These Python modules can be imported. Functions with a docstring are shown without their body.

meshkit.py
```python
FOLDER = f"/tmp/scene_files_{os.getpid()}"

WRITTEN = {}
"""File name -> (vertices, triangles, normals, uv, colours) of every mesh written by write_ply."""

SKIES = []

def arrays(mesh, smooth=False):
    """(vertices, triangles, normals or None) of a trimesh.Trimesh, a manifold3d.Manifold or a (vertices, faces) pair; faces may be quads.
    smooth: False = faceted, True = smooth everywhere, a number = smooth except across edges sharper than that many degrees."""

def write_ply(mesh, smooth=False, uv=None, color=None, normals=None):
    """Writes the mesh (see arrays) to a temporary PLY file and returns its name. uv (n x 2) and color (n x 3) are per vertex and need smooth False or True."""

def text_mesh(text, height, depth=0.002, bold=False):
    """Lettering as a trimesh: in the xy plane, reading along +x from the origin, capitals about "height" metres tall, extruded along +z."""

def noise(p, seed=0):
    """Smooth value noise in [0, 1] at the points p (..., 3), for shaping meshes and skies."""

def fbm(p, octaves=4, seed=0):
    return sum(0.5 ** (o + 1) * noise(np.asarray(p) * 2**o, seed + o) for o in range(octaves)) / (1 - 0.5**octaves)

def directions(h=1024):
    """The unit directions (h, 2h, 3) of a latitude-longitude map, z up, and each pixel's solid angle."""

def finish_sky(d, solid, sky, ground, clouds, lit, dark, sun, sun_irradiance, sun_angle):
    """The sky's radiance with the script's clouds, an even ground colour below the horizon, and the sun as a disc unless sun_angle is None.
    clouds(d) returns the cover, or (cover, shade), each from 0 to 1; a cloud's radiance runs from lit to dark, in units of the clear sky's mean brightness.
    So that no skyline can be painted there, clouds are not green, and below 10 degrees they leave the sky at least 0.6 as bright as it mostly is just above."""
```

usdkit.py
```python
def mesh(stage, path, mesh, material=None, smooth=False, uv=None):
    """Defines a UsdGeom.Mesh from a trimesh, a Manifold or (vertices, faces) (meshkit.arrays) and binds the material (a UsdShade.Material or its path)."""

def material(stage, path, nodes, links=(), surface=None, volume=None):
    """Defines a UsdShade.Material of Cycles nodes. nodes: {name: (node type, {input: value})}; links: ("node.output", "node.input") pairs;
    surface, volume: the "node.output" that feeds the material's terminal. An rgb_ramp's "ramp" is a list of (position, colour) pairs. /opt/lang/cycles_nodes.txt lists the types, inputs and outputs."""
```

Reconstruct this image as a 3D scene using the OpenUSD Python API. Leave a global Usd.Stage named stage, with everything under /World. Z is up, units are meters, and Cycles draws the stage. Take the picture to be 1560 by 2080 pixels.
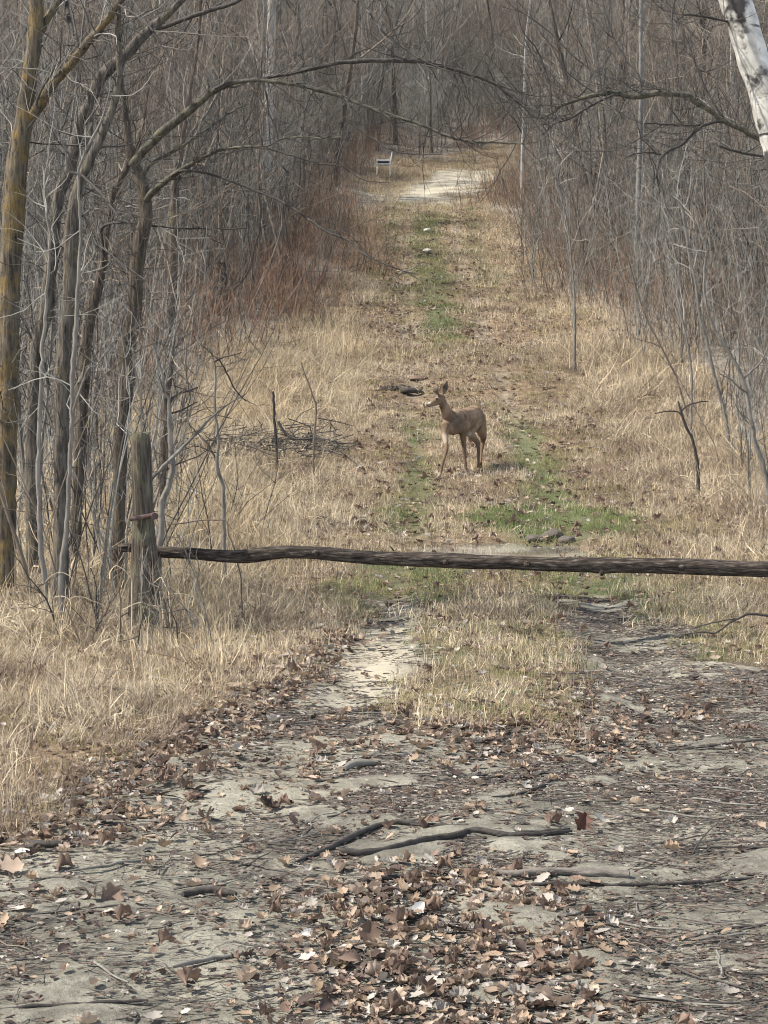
import math
import numpy as np, trimesh, manifold3d as m3
from scipy.interpolate import PchipInterpolator
from scipy.spatial import cKDTree
from pxr import Usd, UsdGeom, UsdLux, UsdShade, Gf, Sdf, Vt
import usdkit, meshkit

stage = Usd.Stage.CreateInMemory()
UsdGeom.SetStageUpAxis(stage, 'Z')
UsdGeom.SetStageMetersPerUnit(stage, 1.0)
stage.DefinePrim('/World', 'Xform')
stage.DefinePrim('/World/Looks', 'Scope')
T = Sdf.ValueTypeNames

# ------------------------------------------------------------------ camera, sky, sun, exposure
FPX, PITCH, EYE = 4000.0, math.atan(294 / 4000.0), np.array([0, 0, 1.6])
cam = UsdGeom.Camera.Define(stage, '/World/camera')
cam.CreateHorizontalApertureAttr(36.0)
cam.CreateFocalLengthAttr(36.0 * FPX / 1560)
cam.CreateClippingRangeAttr(Gf.Vec2f(0.1, 2000))
cam.CreateExposureAttr(1.55)
cam.AddTranslateOp().Set(Gf.Vec3d(*EYE))
cam.AddRotateXOp().Set(90 - math.degrees(PITCH))
SUN = np.array([-0.62, -0.10, 0.74]); SUN /= np.linalg.norm(SUN)
sky_mat = usdkit.material(stage, '/World/Looks/sky_light', {
    'sky': ('sky_texture', {'sky_type': 'single_scattering', 'sun_disc': False, 'sun_elevation': float(math.asin(SUN[2])),
                            'sun_rotation': float(math.atan2(SUN[0], SUN[1])), 'altitude': 200.0, 'aerosol_density': 1.0}),
    'pale': ('hsv', {'saturation': .6}), 'bg': ('background_shader', {'strength': 0.105})}, [('sky.color', 'pale.color'), ('pale.color', 'bg.color')], surface='bg.background')
dome = UsdLux.DomeLight.Define(stage, '/World/sky')
dome.GetPrim().SetCustomDataByKey('kind', 'structure')
UsdShade.MaterialBindingAPI.Apply(dome.GetPrim()).Bind(sky_mat)
sun = UsdLux.DistantLight.Define(stage, '/World/sun')
sun.CreateIntensityAttr(1.0); sun.CreateAngleAttr(0.6); sun.CreateNormalizeAttr(True)
sun.CreateColorAttr(Gf.Vec3f(1.0, 0.94, 0.85))
q = Gf.Rotation(Gf.Vec3d(0, 0, -1), Gf.Vec3d(*(-SUN)))
sun.AddTransformOp().Set(Gf.Matrix4d().SetRotate(q))

# ------------------------------------------------------------------ helpers
used = {}
def numbered(parent, name):
    k = used.get((parent, name), 0); used[(parent, name)] = k + 1
    return f'{parent}/{name}' + (f'_{k:03d}' if k else '')
def tag(prim, label=None, cat=None, group=None, kind=None):
    for k, v in (('label', label), ('category', cat), ('group', group), ('kind', kind)):
        if v: prim.SetCustomDataByKey(k, v)
    return prim
def thing(name, label, cat, group=None, loc=None):
    x = UsdGeom.Xform.Define(stage, numbered('/World', name))
    if loc is not None: x.AddTranslateOp().Set(Gf.Vec3d(*map(float, loc)))
    return tag(x.GetPrim(), label, cat, group)
def obj(name, mesh, mat, parent=None, smooth=False, origin=None, kind=None, label=None):
    path = numbered(str(parent.GetPath()) if parent else '/World', name)
    shade = None
    if isinstance(mesh, MB):
        if not smooth: shade = np.concatenate(mesh.s)
        mesh = mesh.mesh()
    if origin is not None:
        v, f = (mesh.vertices, mesh.faces) if hasattr(mesh, 'vertices') else mesh
        mesh = (np.asarray(v) - np.asarray(origin), f)
    p = usdkit.mesh(stage, path, mesh, mat, smooth).GetPrim()
    if shade is not None: primvar(p, 'shade', np.repeat(shade[:, None], 3, 1))
    else:
        pv = UsdGeom.PrimvarsAPI(p).CreatePrimvar('shade', T.Float3Array, 'constant'); pv.Set(Vt.Vec3fArray([Gf.Vec3f(.5, .5, .5)]))
    tag(p, label, None, None, kind)
    return p
def primvar(prim, name, arr):
    pv = UsdGeom.PrimvarsAPI(prim).CreatePrimvar(name, T.Float3Array, 'vertex')
    pv.Set(Vt.Vec3fArray.FromNumpy(np.ascontiguousarray(arr, np.float32)))

SHADE = np.random.default_rng(5)
class MB:
    def __init__(self): self.v, self.f, self.n, self.s = [], [], 0, []
    def add(self, v, f):
        self.v.append(np.asarray(v, float)); self.f.append(np.asarray(f, int) + self.n); self.n += len(v)
        self.s.append(np.full(len(v), SHADE.random()))
        return self
    def mesh(self): return (np.vstack(self.v), np.vstack(self.f))
    def tris(self): return sum(len(f) for f in self.f)

def tube(pts, r, sides=6, cap=True, rough=0.0, rng=None):
    p = np.asarray(pts, float); n = len(p)
    r = np.broadcast_to(np.asarray(r, float), (n,))
    t = np.gradient(p, axis=0); t /= np.linalg.norm(t, axis=1, keepdims=True) + 1e-12
    ref = np.array([0, 0, 1.0]) if abs(t[:, 2]).mean() < 0.75 else np.array([0.0, 1.0, 0])
    a = np.cross(t, ref); a /= np.linalg.norm(a, axis=1, keepdims=True) + 1e-12
    b = np.cross(t, a)
    th = np.arange(sides) * 2 * np.pi / sides
    rad = np.repeat(r[:, None], sides, 1)
    if rough:
        rad = rad * (1 + rough * rng.standard_normal((n, sides)))
    v = p[:, None] + rad[..., None] * (np.cos(th)[None, :, None] * a[:, None] + np.sin(th)[None, :, None] * b[:, None])
    i, j = np.meshgrid(np.arange(n - 1), np.arange(sides), indexing='ij'); k = (j + 1) % sides
    q = np.stack([i * sides + j, (i + 1) * sides + j, (i + 1) * sides + k, i * sides + k], -1).reshape(-1, 4)
    f = np.vstack([q[:, [0, 1, 2]], q[:, [0, 2, 3]]])
    v = v.reshape(-1, 3)
    if cap:
        v = np.vstack([v, p[0], p[-1]]); m = n * sides; jj = np.arange(sides); kk = (jj + 1) % sides
        f = np.vstack([f, np.stack([np.full(sides, m), jj, kk], 1), np.stack([np.full(sides, m + 1), (n - 1) * sides + kk, (n - 1) * sides + jj], 1)])
    return v, f
def resample(pts, step):
    """Smooth curve through points (n,k) at about equal steps."""
    p = np.asarray(pts, float)
    s = np.r_[0, np.cumsum(np.linalg.norm(np.diff(p[:, :3], axis=0), axis=1))]
    n = max(3, int(s[-1] / step) + 1)
    return PchipInterpolator(s, p)(np.linspace(0, s[-1], n))
def sm(x, a, b):
    t = np.clip((np.asarray(x, float) - a) / (b - a), 0, 1); return t * t * (3 - 2 * t)

# ------------------------------------------------------------------ terrain
_z = PchipInterpolator([-60, 0, 11, 17, 20.5, 24, 30.5, 36, 49, 65, 89, 100, 115, 150, 220, 330, 700],
                       [0, 0, 0, 0, 0.1, 0.3, 1.1, 1.95, 3.9, 6.7, 10.3, 12.7, 16, 25, 47, 80, 150])
def cx(y): return np.interp(y, [0, 4.8, 7, 10, 17, 24, 36, 49, 57, 65, 75, 89, 100], [-.1, .05, .35, .6, .95, 1.17, 1.2, 1.25, 1.3, 1.6, 2.2, 3.2, 4])
def xl(y): return np.interp(y, [3, 6, 6.6, 7.1, 8.5, 9.8, 11, 12.7], [-3.5, -1.7, -1.2, -1.12, -.85, -.52, -.36, -.3])
def xr(y): return np.interp(y, [3, 8.7, 9.5, 10.5, 11.5, 13], [7, 5.5, 2.7, 1.95, 1.75, 1.6])
def wob(x, y, s=1.0, seed=3):
    p = np.stack([np.ravel(x) * s, np.ravel(y) * s, np.zeros(np.size(x))], 1)
    return (meshkit.fbm(p, 3, seed).reshape(np.shape(x)) - 0.5) * 2
def sand_mask(x, y):
    x = np.asarray(x, float); y = np.asarray(y, float)
    w = wob(x, y, 2.2, 5) * 0.35; u = x - cx(y)
    area = sm(x - xl(y) + w, -.12, .16) * (1 - sm(x - xr(y) + w, -.15, .2))
    strip = sm(y + w, 8.2, 8.9) * (1 - sm(np.abs(u + .02) + w * .5, .36, .48))
    near = area * (1 - strip) * (1 - sm(y + 1.2 * w, 13.2, 14.6))
    xs = np.interp(y, [64, 67, 75, 85, 94], [.7, .9, 1.8, 3.2, 4.8])
    far = (1 - sm(np.abs(x - xs) + 2.2 * w + 1.2 * wob(x, y, .6, 15), 1.0, 1.9)) * sm(y + w * 8, 66.5, 70) * (1 - sm(y + w * 8, 86, 93))
    ruts = (1 - sm(np.abs(np.abs(u) - .74) + w * .8, .02, .26)) * sm(y + 6 * w, 26, 31) * .38
    return np.clip(np.maximum.reduce([near, far, ruts]), 0, 1)
def green_mask(x, y):
    u = x - cx(y); w = wob(x, y, 1.1, 9)
    g = .75 * (1 - sm(np.abs(u + .1) + .4 * w, .25, .6)) * sm(y, 34, 39) * (1 - sm(y, 62, 68))
    g = np.maximum(g, .45 * (1 - sm(np.abs(np.abs(u) - 1.25) + .4 * w, .1, .45)) * sm(y, 40, 48) * (1 - sm(y, 66, 70)))
    g = np.maximum(g, .95 * (1 - sm(np.abs(u - .75) + .3 * w, .12, .4)) * sm(y, 17, 20) * (1 - sm(y, 27, 31)))
    g = np.maximum(g, .75 * (1 - sm(np.abs(u + .75) + .3 * w, .12, .4)) * sm(y, 17, 20) * (1 - sm(y, 27, 31)))
    g = np.maximum(g, .95 * (1 - sm(np.hypot((x - 1.65) / 1.0, (y - 19.6) / 1.7) + .4 * w, .6, 1.0)))
    g = np.maximum(g, .8 * (1 - sm(np.abs(np.abs(u) - .75) + .3 * w, .2, .6)) * sm(y, 12.2, 13.4) * (1 - sm(y, 16, 18)))
    g = np.maximum(g, .25 * (1 - sm(np.abs(u - .1) + .3 * w, .5, .8)) * sm(y, 8.4, 9.5) * (1 - sm(y, 12, 13)))
    g = np.maximum(g, .4 * (1 - sm(np.abs(x - 1.8) + .3 * w, .3, .7)) * sm(y, 9.4, 10.4) * (1 - sm(y, 13, 15)))
    return np.clip(g * (1.1 + .6 * w), 0, 1)
def TL(y): return np.interp(y, [14, 22, 26, 30, 36, 45, 60, 80, 92, 100], [-9, -6.0, -4.4, -3.2, -1.9, -1.2, -.8, -.6, .3, 6])
def TR(y): return np.interp(y, [14, 22, 28, 30, 36, 47, 65, 80, 95, 101], [7.0, 5.4, 5.0, 4.9, 4.5, 3.9, 3.4, 5.0, 6.6, 6])
def forest_mask(x, y):
    w = wob(x, y, .35, 21) * 1.2
    return np.where(y > 101, 1.0, np.maximum(1 - sm(x - TL(y) + w, -.7, .5), sm(x - TR(y) + w, -.5, .7)))
PUD = (1.0, 17.25)
def height(x, y):
    x = np.asarray(x, float); y = np.asarray(y, float)
    u = x - cx(y)
    far = sm(y, 18, 60)
    z = _z(y) + (.05 + .10 * far) * wob(x, y, .45, 1) + .018 * wob(x, y, 2.7, 2)
    z += .16 * sm(-u, 1.6, 3.2) * sm(y, 8, 12) + .12 * sm(u, 2.0, 3.4) * sm(y, 10, 14) + .5 * far * (sm(-u, 2, 6) + sm(u, 3, 7))
    rut = np.exp(-((np.abs(u) - .74) / .2) ** 2) * sm(y, 7.5, 9.5)
    z -= .05 * rut * (1 - .5 * far)
    z -= .11 * np.exp(-(np.hypot((x - PUD[0]) / .62, (y - PUD[1]) / 1.25)) ** 4)
    # low water bar across the trail with a shaded hollow before it
    z += (.10 * np.exp(-((y - 31.8) / .5) ** 2) - .12 * np.exp(-((y - 30.7) / .5) ** 2)) * np.exp(-((x - .6) / 2.6) ** 4)
    side = np.abs(x) - 40
    return z + .004 * np.maximum(side, 0) ** 1.3 * sm(y, 0, 60)

def H(x, y): return float(height(np.array([x]), np.array([y]))[0])
FWD = np.array([0, math.cos(PITCH), -math.sin(PITCH)]); UP = np.array([0, math.sin(PITCH), math.cos(PITCH)])
def ray(px, py): return np.array([(px - 780) / FPX, 0, 0]) + UP * (1040 - py) / FPX + FWD
def at(px, py, Y):
    d = ray(px, py); return EYE + d * (Y / d[1])
_Y = np.r_[np.arange(3.5, 40, .02), np.arange(40, 240, .1)]
def hit(px, py):
    d = ray(px, py); P = EYE + np.outer(_Y / d[1], d)
    below = np.nonzero(P[:, 2] < height(P[:, 0], P[:, 1]))[0]
    p = P[below[0]] if len(below) else P[-1]
    return np.array([p[0], p[1], H(p[0], p[1])])

# ------------------------------------------------------------------ materials
def M(name, nodes, links, surface): return usdkit.material(stage, '/World/Looks/' + name, nodes, links, surface=surface)
def plain(name, c, rough=.8, var=.25, scale=30., c2=None, bump=0., stretch=(1, 1, 1), island=False, spec=.3):
    """Two tones mixed by noise in object space, random from copy to copy."""
    c = np.array(c); c2 = np.array(c2) if c2 is not None else c * .5
    n = {'tc': ('texture_coordinate', {}), 'mp': ('mapping', {'scale': stretch}), 'oi': ('object_info', {}),
         'no': ('noise_texture', {'scale': scale, 'detail': 4.0, 'roughness': .65}),
         'rp': ('rgb_ramp', {'ramp': [(.3, c2), (.5, (c + c2) / 2), (.7, c)]}),
         'mr': ('map_range', {'from_min': 0., 'from_max': 1., 'to_min': 1 - var, 'to_max': 1 + var}),
         'hs': ('hsv', {}), 'p': ('principled_bsdf', {'roughness': rough, 'specular_ior_level': spec})}
    l = [('tc.object', 'mp.vector'), ('mp.vector', 'no.vector'), ('no.fac', 'rp.fac'), ('rp.color', 'hs.color'), ('mr.result', 'hs.value'), ('hs.color', 'p.base_color')]
    if island:
        n['ge'] = ('attribute', {'attribute': 'shade'}); l.append(('ge.fac', 'mr.value'))
    else: l.append(('oi.random', 'mr.value'))
    if bump:
        n['b'] = ('bump', {'strength': .8, 'distance': bump}); l += [('no.fac', 'b.height'), ('b.normal', 'p.normal')]
    return M(name, n, l, 'p.BSDF')
def leafy(name, c, c2, var=.3, trans=.35, scale=25., rough=.7):
    """Thin dry matter: diffuse mixed with translucence, tone random per blade."""
    n = {'tc': ('texture_coordinate', {}), 'no': ('noise_texture', {'scale': scale, 'detail': 3.0}), 'ge': ('attribute', {'attribute': 'shade'}), 'oi': ('object_info', {}),
         'ad': ('math', {'math_type': 'add'}), 'fr': ('math', {'math_type': 'fraction'}),
         'mx': ('mix_color', {'a': c2, 'b': c}), 'mr': ('map_range', {'to_min': 1 - var, 'to_max': 1 + var}), 'hs': ('hsv', {}),
         'p': ('principled_bsdf', {'roughness': rough, 'specular_ior_level': .25}), 't': ('translucent_bsdf', {}), 'm': ('mix_closure', {'fac': trans})}
    l = [('tc.object', 'no.vector'), ('no.fac', 'mx.fac'), ('ge.fac', 'ad.value1'), ('oi.random', 'ad.value2'), ('ad.value', 'fr.value1'),
         ('fr.value', 'mr.value'), ('mx.result', 'hs.color'), ('mr.result', 'hs.value'), ('hs.color', 'p.base_color'), ('hs.color', 't.color'),
         ('p.BSDF', 'm.closure1'), ('t.BSDF', 'm.closure2')]
    return M(name, n, l, 'm.closure')
def bark(name, c_hi, c_lo, moss=None, moss_amt=.5, scale=40., zs=.14, bump=.03):
    n = {'g': ('geometry', {}), 'mp': ('mapping', {'scale': (1, 1, zs)}), 'no': ('noise_texture', {'scale': scale, 'detail': 5.0, 'roughness': .7}),
         'vo': ('voronoi_texture', {'scale': scale * 1.3}), 'ad': ('math', {'math_type': 'multiply_add', 'value2': .22, 'value3': .12}), 's': ('math', {'math_type': 'add'}),
         'rp': ('rgb_ramp', {'ramp': [(.50, c_lo), (.66, (np.array(c_hi) + c_lo) / 2.3), (.84, np.array(c_hi) * 1.15)]}),
         'n2': ('noise_texture', {'scale': 5.5, 'detail': 5.0, 'roughness': .75}), 'r2': ('map_range', {'from_min': .64 - moss_amt * .2, 'from_max': .80 - moss_amt * .2, 'to_max': .8, 'clamp': True}),
         'mx': ('mix_color', {'b': moss if moss is not None else c_hi}), 'b': ('bump', {'strength': 1.0, 'distance': bump}),
         'p': ('principled_bsdf', {'roughness': .9, 'specular_ior_level': .2})}
    l = [('g.position', 'mp.vector'), ('mp.vector', 'no.vector'), ('mp.vector', 'vo.vector'), ('vo.distance', 'ad.value1'), ('ad.value', 's.value1'), ('no.fac', 's.value2'),
         ('s.value', 'rp.fac'), ('g.position', 'n2.vector'), ('n2.fac', 'r2.value'), ('rp.color', 'mx.a'), ('r2.result', 'mx.fac'), ('mx.result', 'p.base_color'),
         ('s.value', 'b.height'), ('b.normal', 'p.normal')]
    return M(name, n, l, 'p.BSDF')

mat = dict(
    bark_mossy=bark('bark_mossy', (.105, .088, .064), (.016, .014, .0125), (.16, .108, .034), .85),
    bark_grey=bark('bark_grey', (.10, .088, .073), (.018, .016, .0145), (.115, .095, .05), .5),
    bark_brown=bark('bark_brown', (.082, .066, .053), (.017, .014, .012), (.10, .085, .045), .5),
    smooth_pale=plain('smooth_pale', (.17, .155, .133), .75, .12, 30., (.06, .054, .047), .003, (1, 1, .25)),
    branch_dark=plain('branch_dark', (.05, .042, .036), .85, .2, 45., (.013, .012, .011), .004, (1, 1, .5)),
    branch_green=bark('branch_green', (.07, .065, .05), (.02, .019, .016), (.14, .11, .05), .35, 30., .6, .006),
    stick_grey=plain('stick_grey', (.17, .15, .13), .85, .2, 60., (.05, .043, .038), .008, (.3, 1, 1)),
    twig_dark=plain('twig_dark', (.055, .048, .042), .8, .6, 12., (.022, .019, .017), island=True),
    twig_grey=plain('twig_grey', (.155, .145, .125), .8, .95, 8., (.065, .06, .052), island=True),
    twig_brown=plain('twig_brown', (.145, .115, .086), .8, .95, 8., (.06, .048, .037), island=True),
    twig_red=plain('twig_red', (.225, .135, .085), .8, .8, 8., (.115, .066, .042), island=True),
    twig_pale=plain('twig_pale', (.28, .265, .23), .75, .3, 8., (.17, .165, .145), island=True),
    far_bark=plain('far_bark', (.20, .19, .172), .85, .35, 5., (.11, .105, .10), 0., (1, 1, .4)),
    straw=leafy('straw', (.50, .41, .275), (.28, .22, .142), .7),
    straw_pale=leafy('straw_pale', (.59, .51, .37), (.34, .285, .20), .65),
    straw_brown=leafy('straw_brown', (.235, .18, .13), (.12, .09, .066), .7),
    grass_olive=leafy('grass_olive', (.30, .27, .12), (.20, .185, .085), .3),
    grass_green=leafy('grass_green', (.14, .17, .068), (.085, .11, .042), .4),
    grass_bright=leafy('grass_bright', (.17, .20, .075), (.105, .135, .05), .4),
)
# birch: white paper bark with dark horizontal marks and big black patches
mat['far_birch'] = plain('far_birch', (.36, .345, .32), .8, .0, 1.6, (.15, .145, .135), 0., (1, 1, .6))
mat['birch'] = M('birch_bark', {
    'g': ('geometry', {}), 'mp': ('mapping', {'scale': (1.2, 1.2, 11)}), 'no': ('noise_texture', {'scale': 2.2, 'detail': 4.0, 'roughness': .6}),
    'r1': ('map_range', {'from_min': .60, 'from_max': .66, 'clamp': True}), 'n2': ('noise_texture', {'scale': 3.6, 'detail': 4.0, 'roughness': .65}),
    'r2': ('map_range', {'from_min': .535, 'from_max': .60, 'clamp': True}), 'mxm': ('math', {'math_type': 'maximum'}),
    'n3': ('noise_texture', {'scale': 14.0, 'detail': 3.0}), 'rp': ('rgb_ramp', {'ramp': [(.3, (.24, .23, .205)), (.65, (.44, .425, .385))]}),
    'mx': ('mix_color', {'b': (.045, .04, .037)}), 'b': ('bump', {'strength': .6, 'distance': .004, 'invert': True}), 'p': ('principled_bsdf', {'roughness': .6, 'specular_ior_level': .3})},
    [('g.position', 'mp.vector'), ('mp.vector', 'no.vector'), ('no.fac', 'r1.value'), ('g.position', 'n2.vector'), ('n2.fac', 'r2.value'), ('r1.result', 'mxm.value1'),
     ('r2.result', 'mxm.value2'), ('g.position', 'n3.vector'), ('n3.fac', 'rp.fac'), ('rp.color', 'mx.a'), ('mxm.value', 'mx.fac'), ('mx.result', 'p.base_color'),
     ('mxm.value', 'b.height'), ('b.normal', 'p.normal')], 'p.BSDF')
# ground: sand, grass floor, woodland floor by the mesh's own "cover"
mat['ground'] = M('ground_soil', {
    'g': ('geometry', {}), 'at': ('attribute', {'attribute': 'cover'}), 'sp': ('separate_color', {}),
    'n1': ('noise_texture', {'scale': 9.0, 'detail': 8.0, 'roughness': .75}), 'n2': ('noise_texture', {'scale': 1.3, 'detail': 5.0, 'roughness': .6}),
    'n3': ('noise_texture', {'scale': 70.0, 'detail': 4.0, 'roughness': .75}), 'vo': ('voronoi_texture', {'scale': 55.0}),
    'sand': ('rgb_ramp', {'ramp': [(.35, (.055, .052, .043)), (.46, (.12, .113, .091)), (.56, (.205, .195, .156)), (.70, (.31, .293, .232))]}),
    'fl': ('rgb_ramp', {'ramp': [(.28, (.045, .035, .025)), (.5, (.14, .10, .065)), (.72, (.27, .205, .13))]}),
    'wd': ('rgb_ramp', {'ramp': [(.3, (.085, .075, .063)), (.55, (.165, .145, .12)), (.75, (.25, .22, .185))]}),
    'fk': ('map_range', {'from_min': .54, 'from_max': .66, 'to_min': 0., 'to_max': .75, 'clamp': True}),
    'a1': ('mix_float', {'fac': .45}), 'sf': ('mix_color', {'b': (.075, .06, .05)}),
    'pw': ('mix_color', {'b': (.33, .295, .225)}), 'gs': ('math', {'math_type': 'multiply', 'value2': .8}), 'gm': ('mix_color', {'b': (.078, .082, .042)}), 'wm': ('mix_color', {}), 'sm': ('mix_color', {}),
    'bs': ('math', {'math_type': 'multiply_add', 'value2': .5}), 'b': ('bump', {'strength': .9, 'distance': .02}), 'p': ('principled_bsdf', {'roughness': .95, 'specular_ior_level': .15})},
    [('g.position', 'n1.vector'), ('g.position', 'n2.vector'), ('g.position', 'n3.vector'), ('at.color', 'sp.color'), ('n1.fac', 'a1.a'), ('n2.fac', 'a1.b'),
     ('a1.result', 'sand.fac'), ('n1.fac', 'fl.fac'), ('n1.fac', 'wd.fac'), ('n3.fac', 'fk.value'), ('sand.color', 'sf.a'), ('fk.result', 'sf.fac'),
     ('fl.color', 'gm.a'), ('sp.g', 'gm.fac'), ('gm.result', 'wm.a'), ('wd.color', 'wm.b'), ('sp.b', 'wm.fac'), ('wm.result', 'sm.a'), ('sf.result', 'pw.a'), ('sp.g', 'gs.value1'), ('gs.value', 'pw.fac'), ('pw.result', 'sm.b'), ('sp.r', 'sm.fac'),
     ('sm.result', 'p.base_color'), ('n3.fac', 'bs.value1'), ('n1.fac', 'bs.value3'), ('bs.value', 'b.height'), ('b.normal', 'p.normal')], 'p.BSDF')
mat['water'] = M('muddy_water', {'g': ('geometry', {}), 'no': ('noise_texture', {'scale': 5.0, 'detail': 2.0}), 'b': ('bump', {'strength': .15, 'distance': .01}),
    'rp': ('rgb_ramp', {'ramp': [(.4, (.05, .046, .036)), (.62, (.24, .225, .185))]}), 'n2': ('noise_texture', {'scale': 1.6, 'detail': 3.0}), 'p': ('principled_bsdf', {'roughness': .03, 'ior': 1.33, 'specular_ior_level': .5})},
    [('g.position', 'no.vector'), ('g.position', 'n2.vector'), ('n2.fac', 'rp.fac'), ('rp.color', 'p.base_color'), ('no.fac', 'b.height'), ('b.normal', 'p.normal')], 'p.BSDF')
mat['rail'] = bark('rail_bark', (.34, .29, .235), (.045, .035, .027), (.15, .10, .07), .5, 26., 1.0, .008)
mat['rail'] = M('rail_wood', {
    'g': ('geometry', {}), 'mp': ('mapping', {'scale': (.13, 1, 1)}), 'no': ('noise_texture', {'scale': 80., 'detail': 6.0, 'roughness': .7}),
    'rp': ('rgb_ramp', {'ramp': [(.40, (.012, .010, .008)), (.53, (.045, .035, .028)), (.65, (.12, .10, .083)), (.80, (.27, .24, .205))]}),
    'b': ('bump', {'strength': 1.0, 'distance': .012}), 'p': ('principled_bsdf', {'roughness': .9, 'specular_ior_level': .2})},
    [('g.position', 'mp.vector'), ('mp.vector', 'no.vector'), ('no.fac', 'rp.fac'), ('rp.color', 'p.base_color'), ('no.fac', 'b.height'), ('b.normal', 'p.normal')], 'p.BSDF')
mat['post'] = M('post_wood', {
    'g': ('geometry', {}), 'mp': ('mapping', {'scale': (1, 1, .07)}), 'no': ('noise_texture', {'scale': 70., 'detail': 6.0, 'roughness': .7}),
    'n2': ('noise_texture', {'scale': 7., 'detail': 3.0}), 'r2': ('map_range', {'from_min': .52, 'from_max': .66, 'to_max': .7, 'clamp': True}),
    'rp': ('rgb_ramp', {'ramp': [(.38, (.014, .012, .010)), (.53, (.06, .05, .038)), (.72, (.15, .128, .10))]}), 'mx': ('mix_color', {'b': (.11, .105, .065)}),
    'b': ('bump', {'strength': 1.0, 'distance': .012}), 'p': ('principled_bsdf', {'roughness': .9, 'specular_ior_level': .2})},
    [('g.position', 'mp.vector'), ('mp.vector', 'no.vector'), ('no.fac', 'rp.fac'), ('g.position', 'n2.vector'), ('n2.fac', 'r2.value'), ('rp.color', 'mx.a'), ('r2.result', 'mx.fac'),
     ('mx.result', 'p.base_color'), ('no.fac', 'b.height'), ('b.normal', 'p.normal')], 'p.BSDF')
mat['board'] = plain('split_wood', (.21, .20, .175), .8, .0, 40., (.11, .10, .088), .002, (1, 1, .1))
mat['iron'] = plain('rusty_iron', (.085, .05, .04), .7, .0, 40., (.03, .022, .02), .002)
mat['rock'] = plain('pale_rock', (.40, .37, .32), .9, .0, 9., (.20, .18, .15), .01)
mat['mud'] = plain('dark_mud', (.10, .085, .07), .9, .2, 20., (.05, .042, .035), .01)
mat['white'] = plain('white_plastic', (.74, .74, .71), .5, .0, 9., (.50, .50, .47))
mat['black'] = plain('black_cloth', (.03, .03, .033), .8, .0, 6., (.02, .02, .02))
for k, (c, c2) in dict(tan=((.30, .225, .155), (.145, .102, .07)), brown=((.19, .132, .098), (.08, .052, .038)), dark=((.075, .05, .04), (.03, .021, .018)),
                       grey=((.36, .33, .29), (.19, .165, .14)), pink=((.37, .29, .22), (.19, .14, .105)), red=((.125, .06, .042), (.05, .026, .02)), white=((.70, .68, .63), (.50, .46, .41))).items():
    mat['leaf_' + k] = leafy('leaf_' + k, c, c2, .25, .2, 40.)
mat['bits'] = plain('bark_bits', (.16, .13, .108), .85, .8, 30., (.04, .033, .028))

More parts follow.
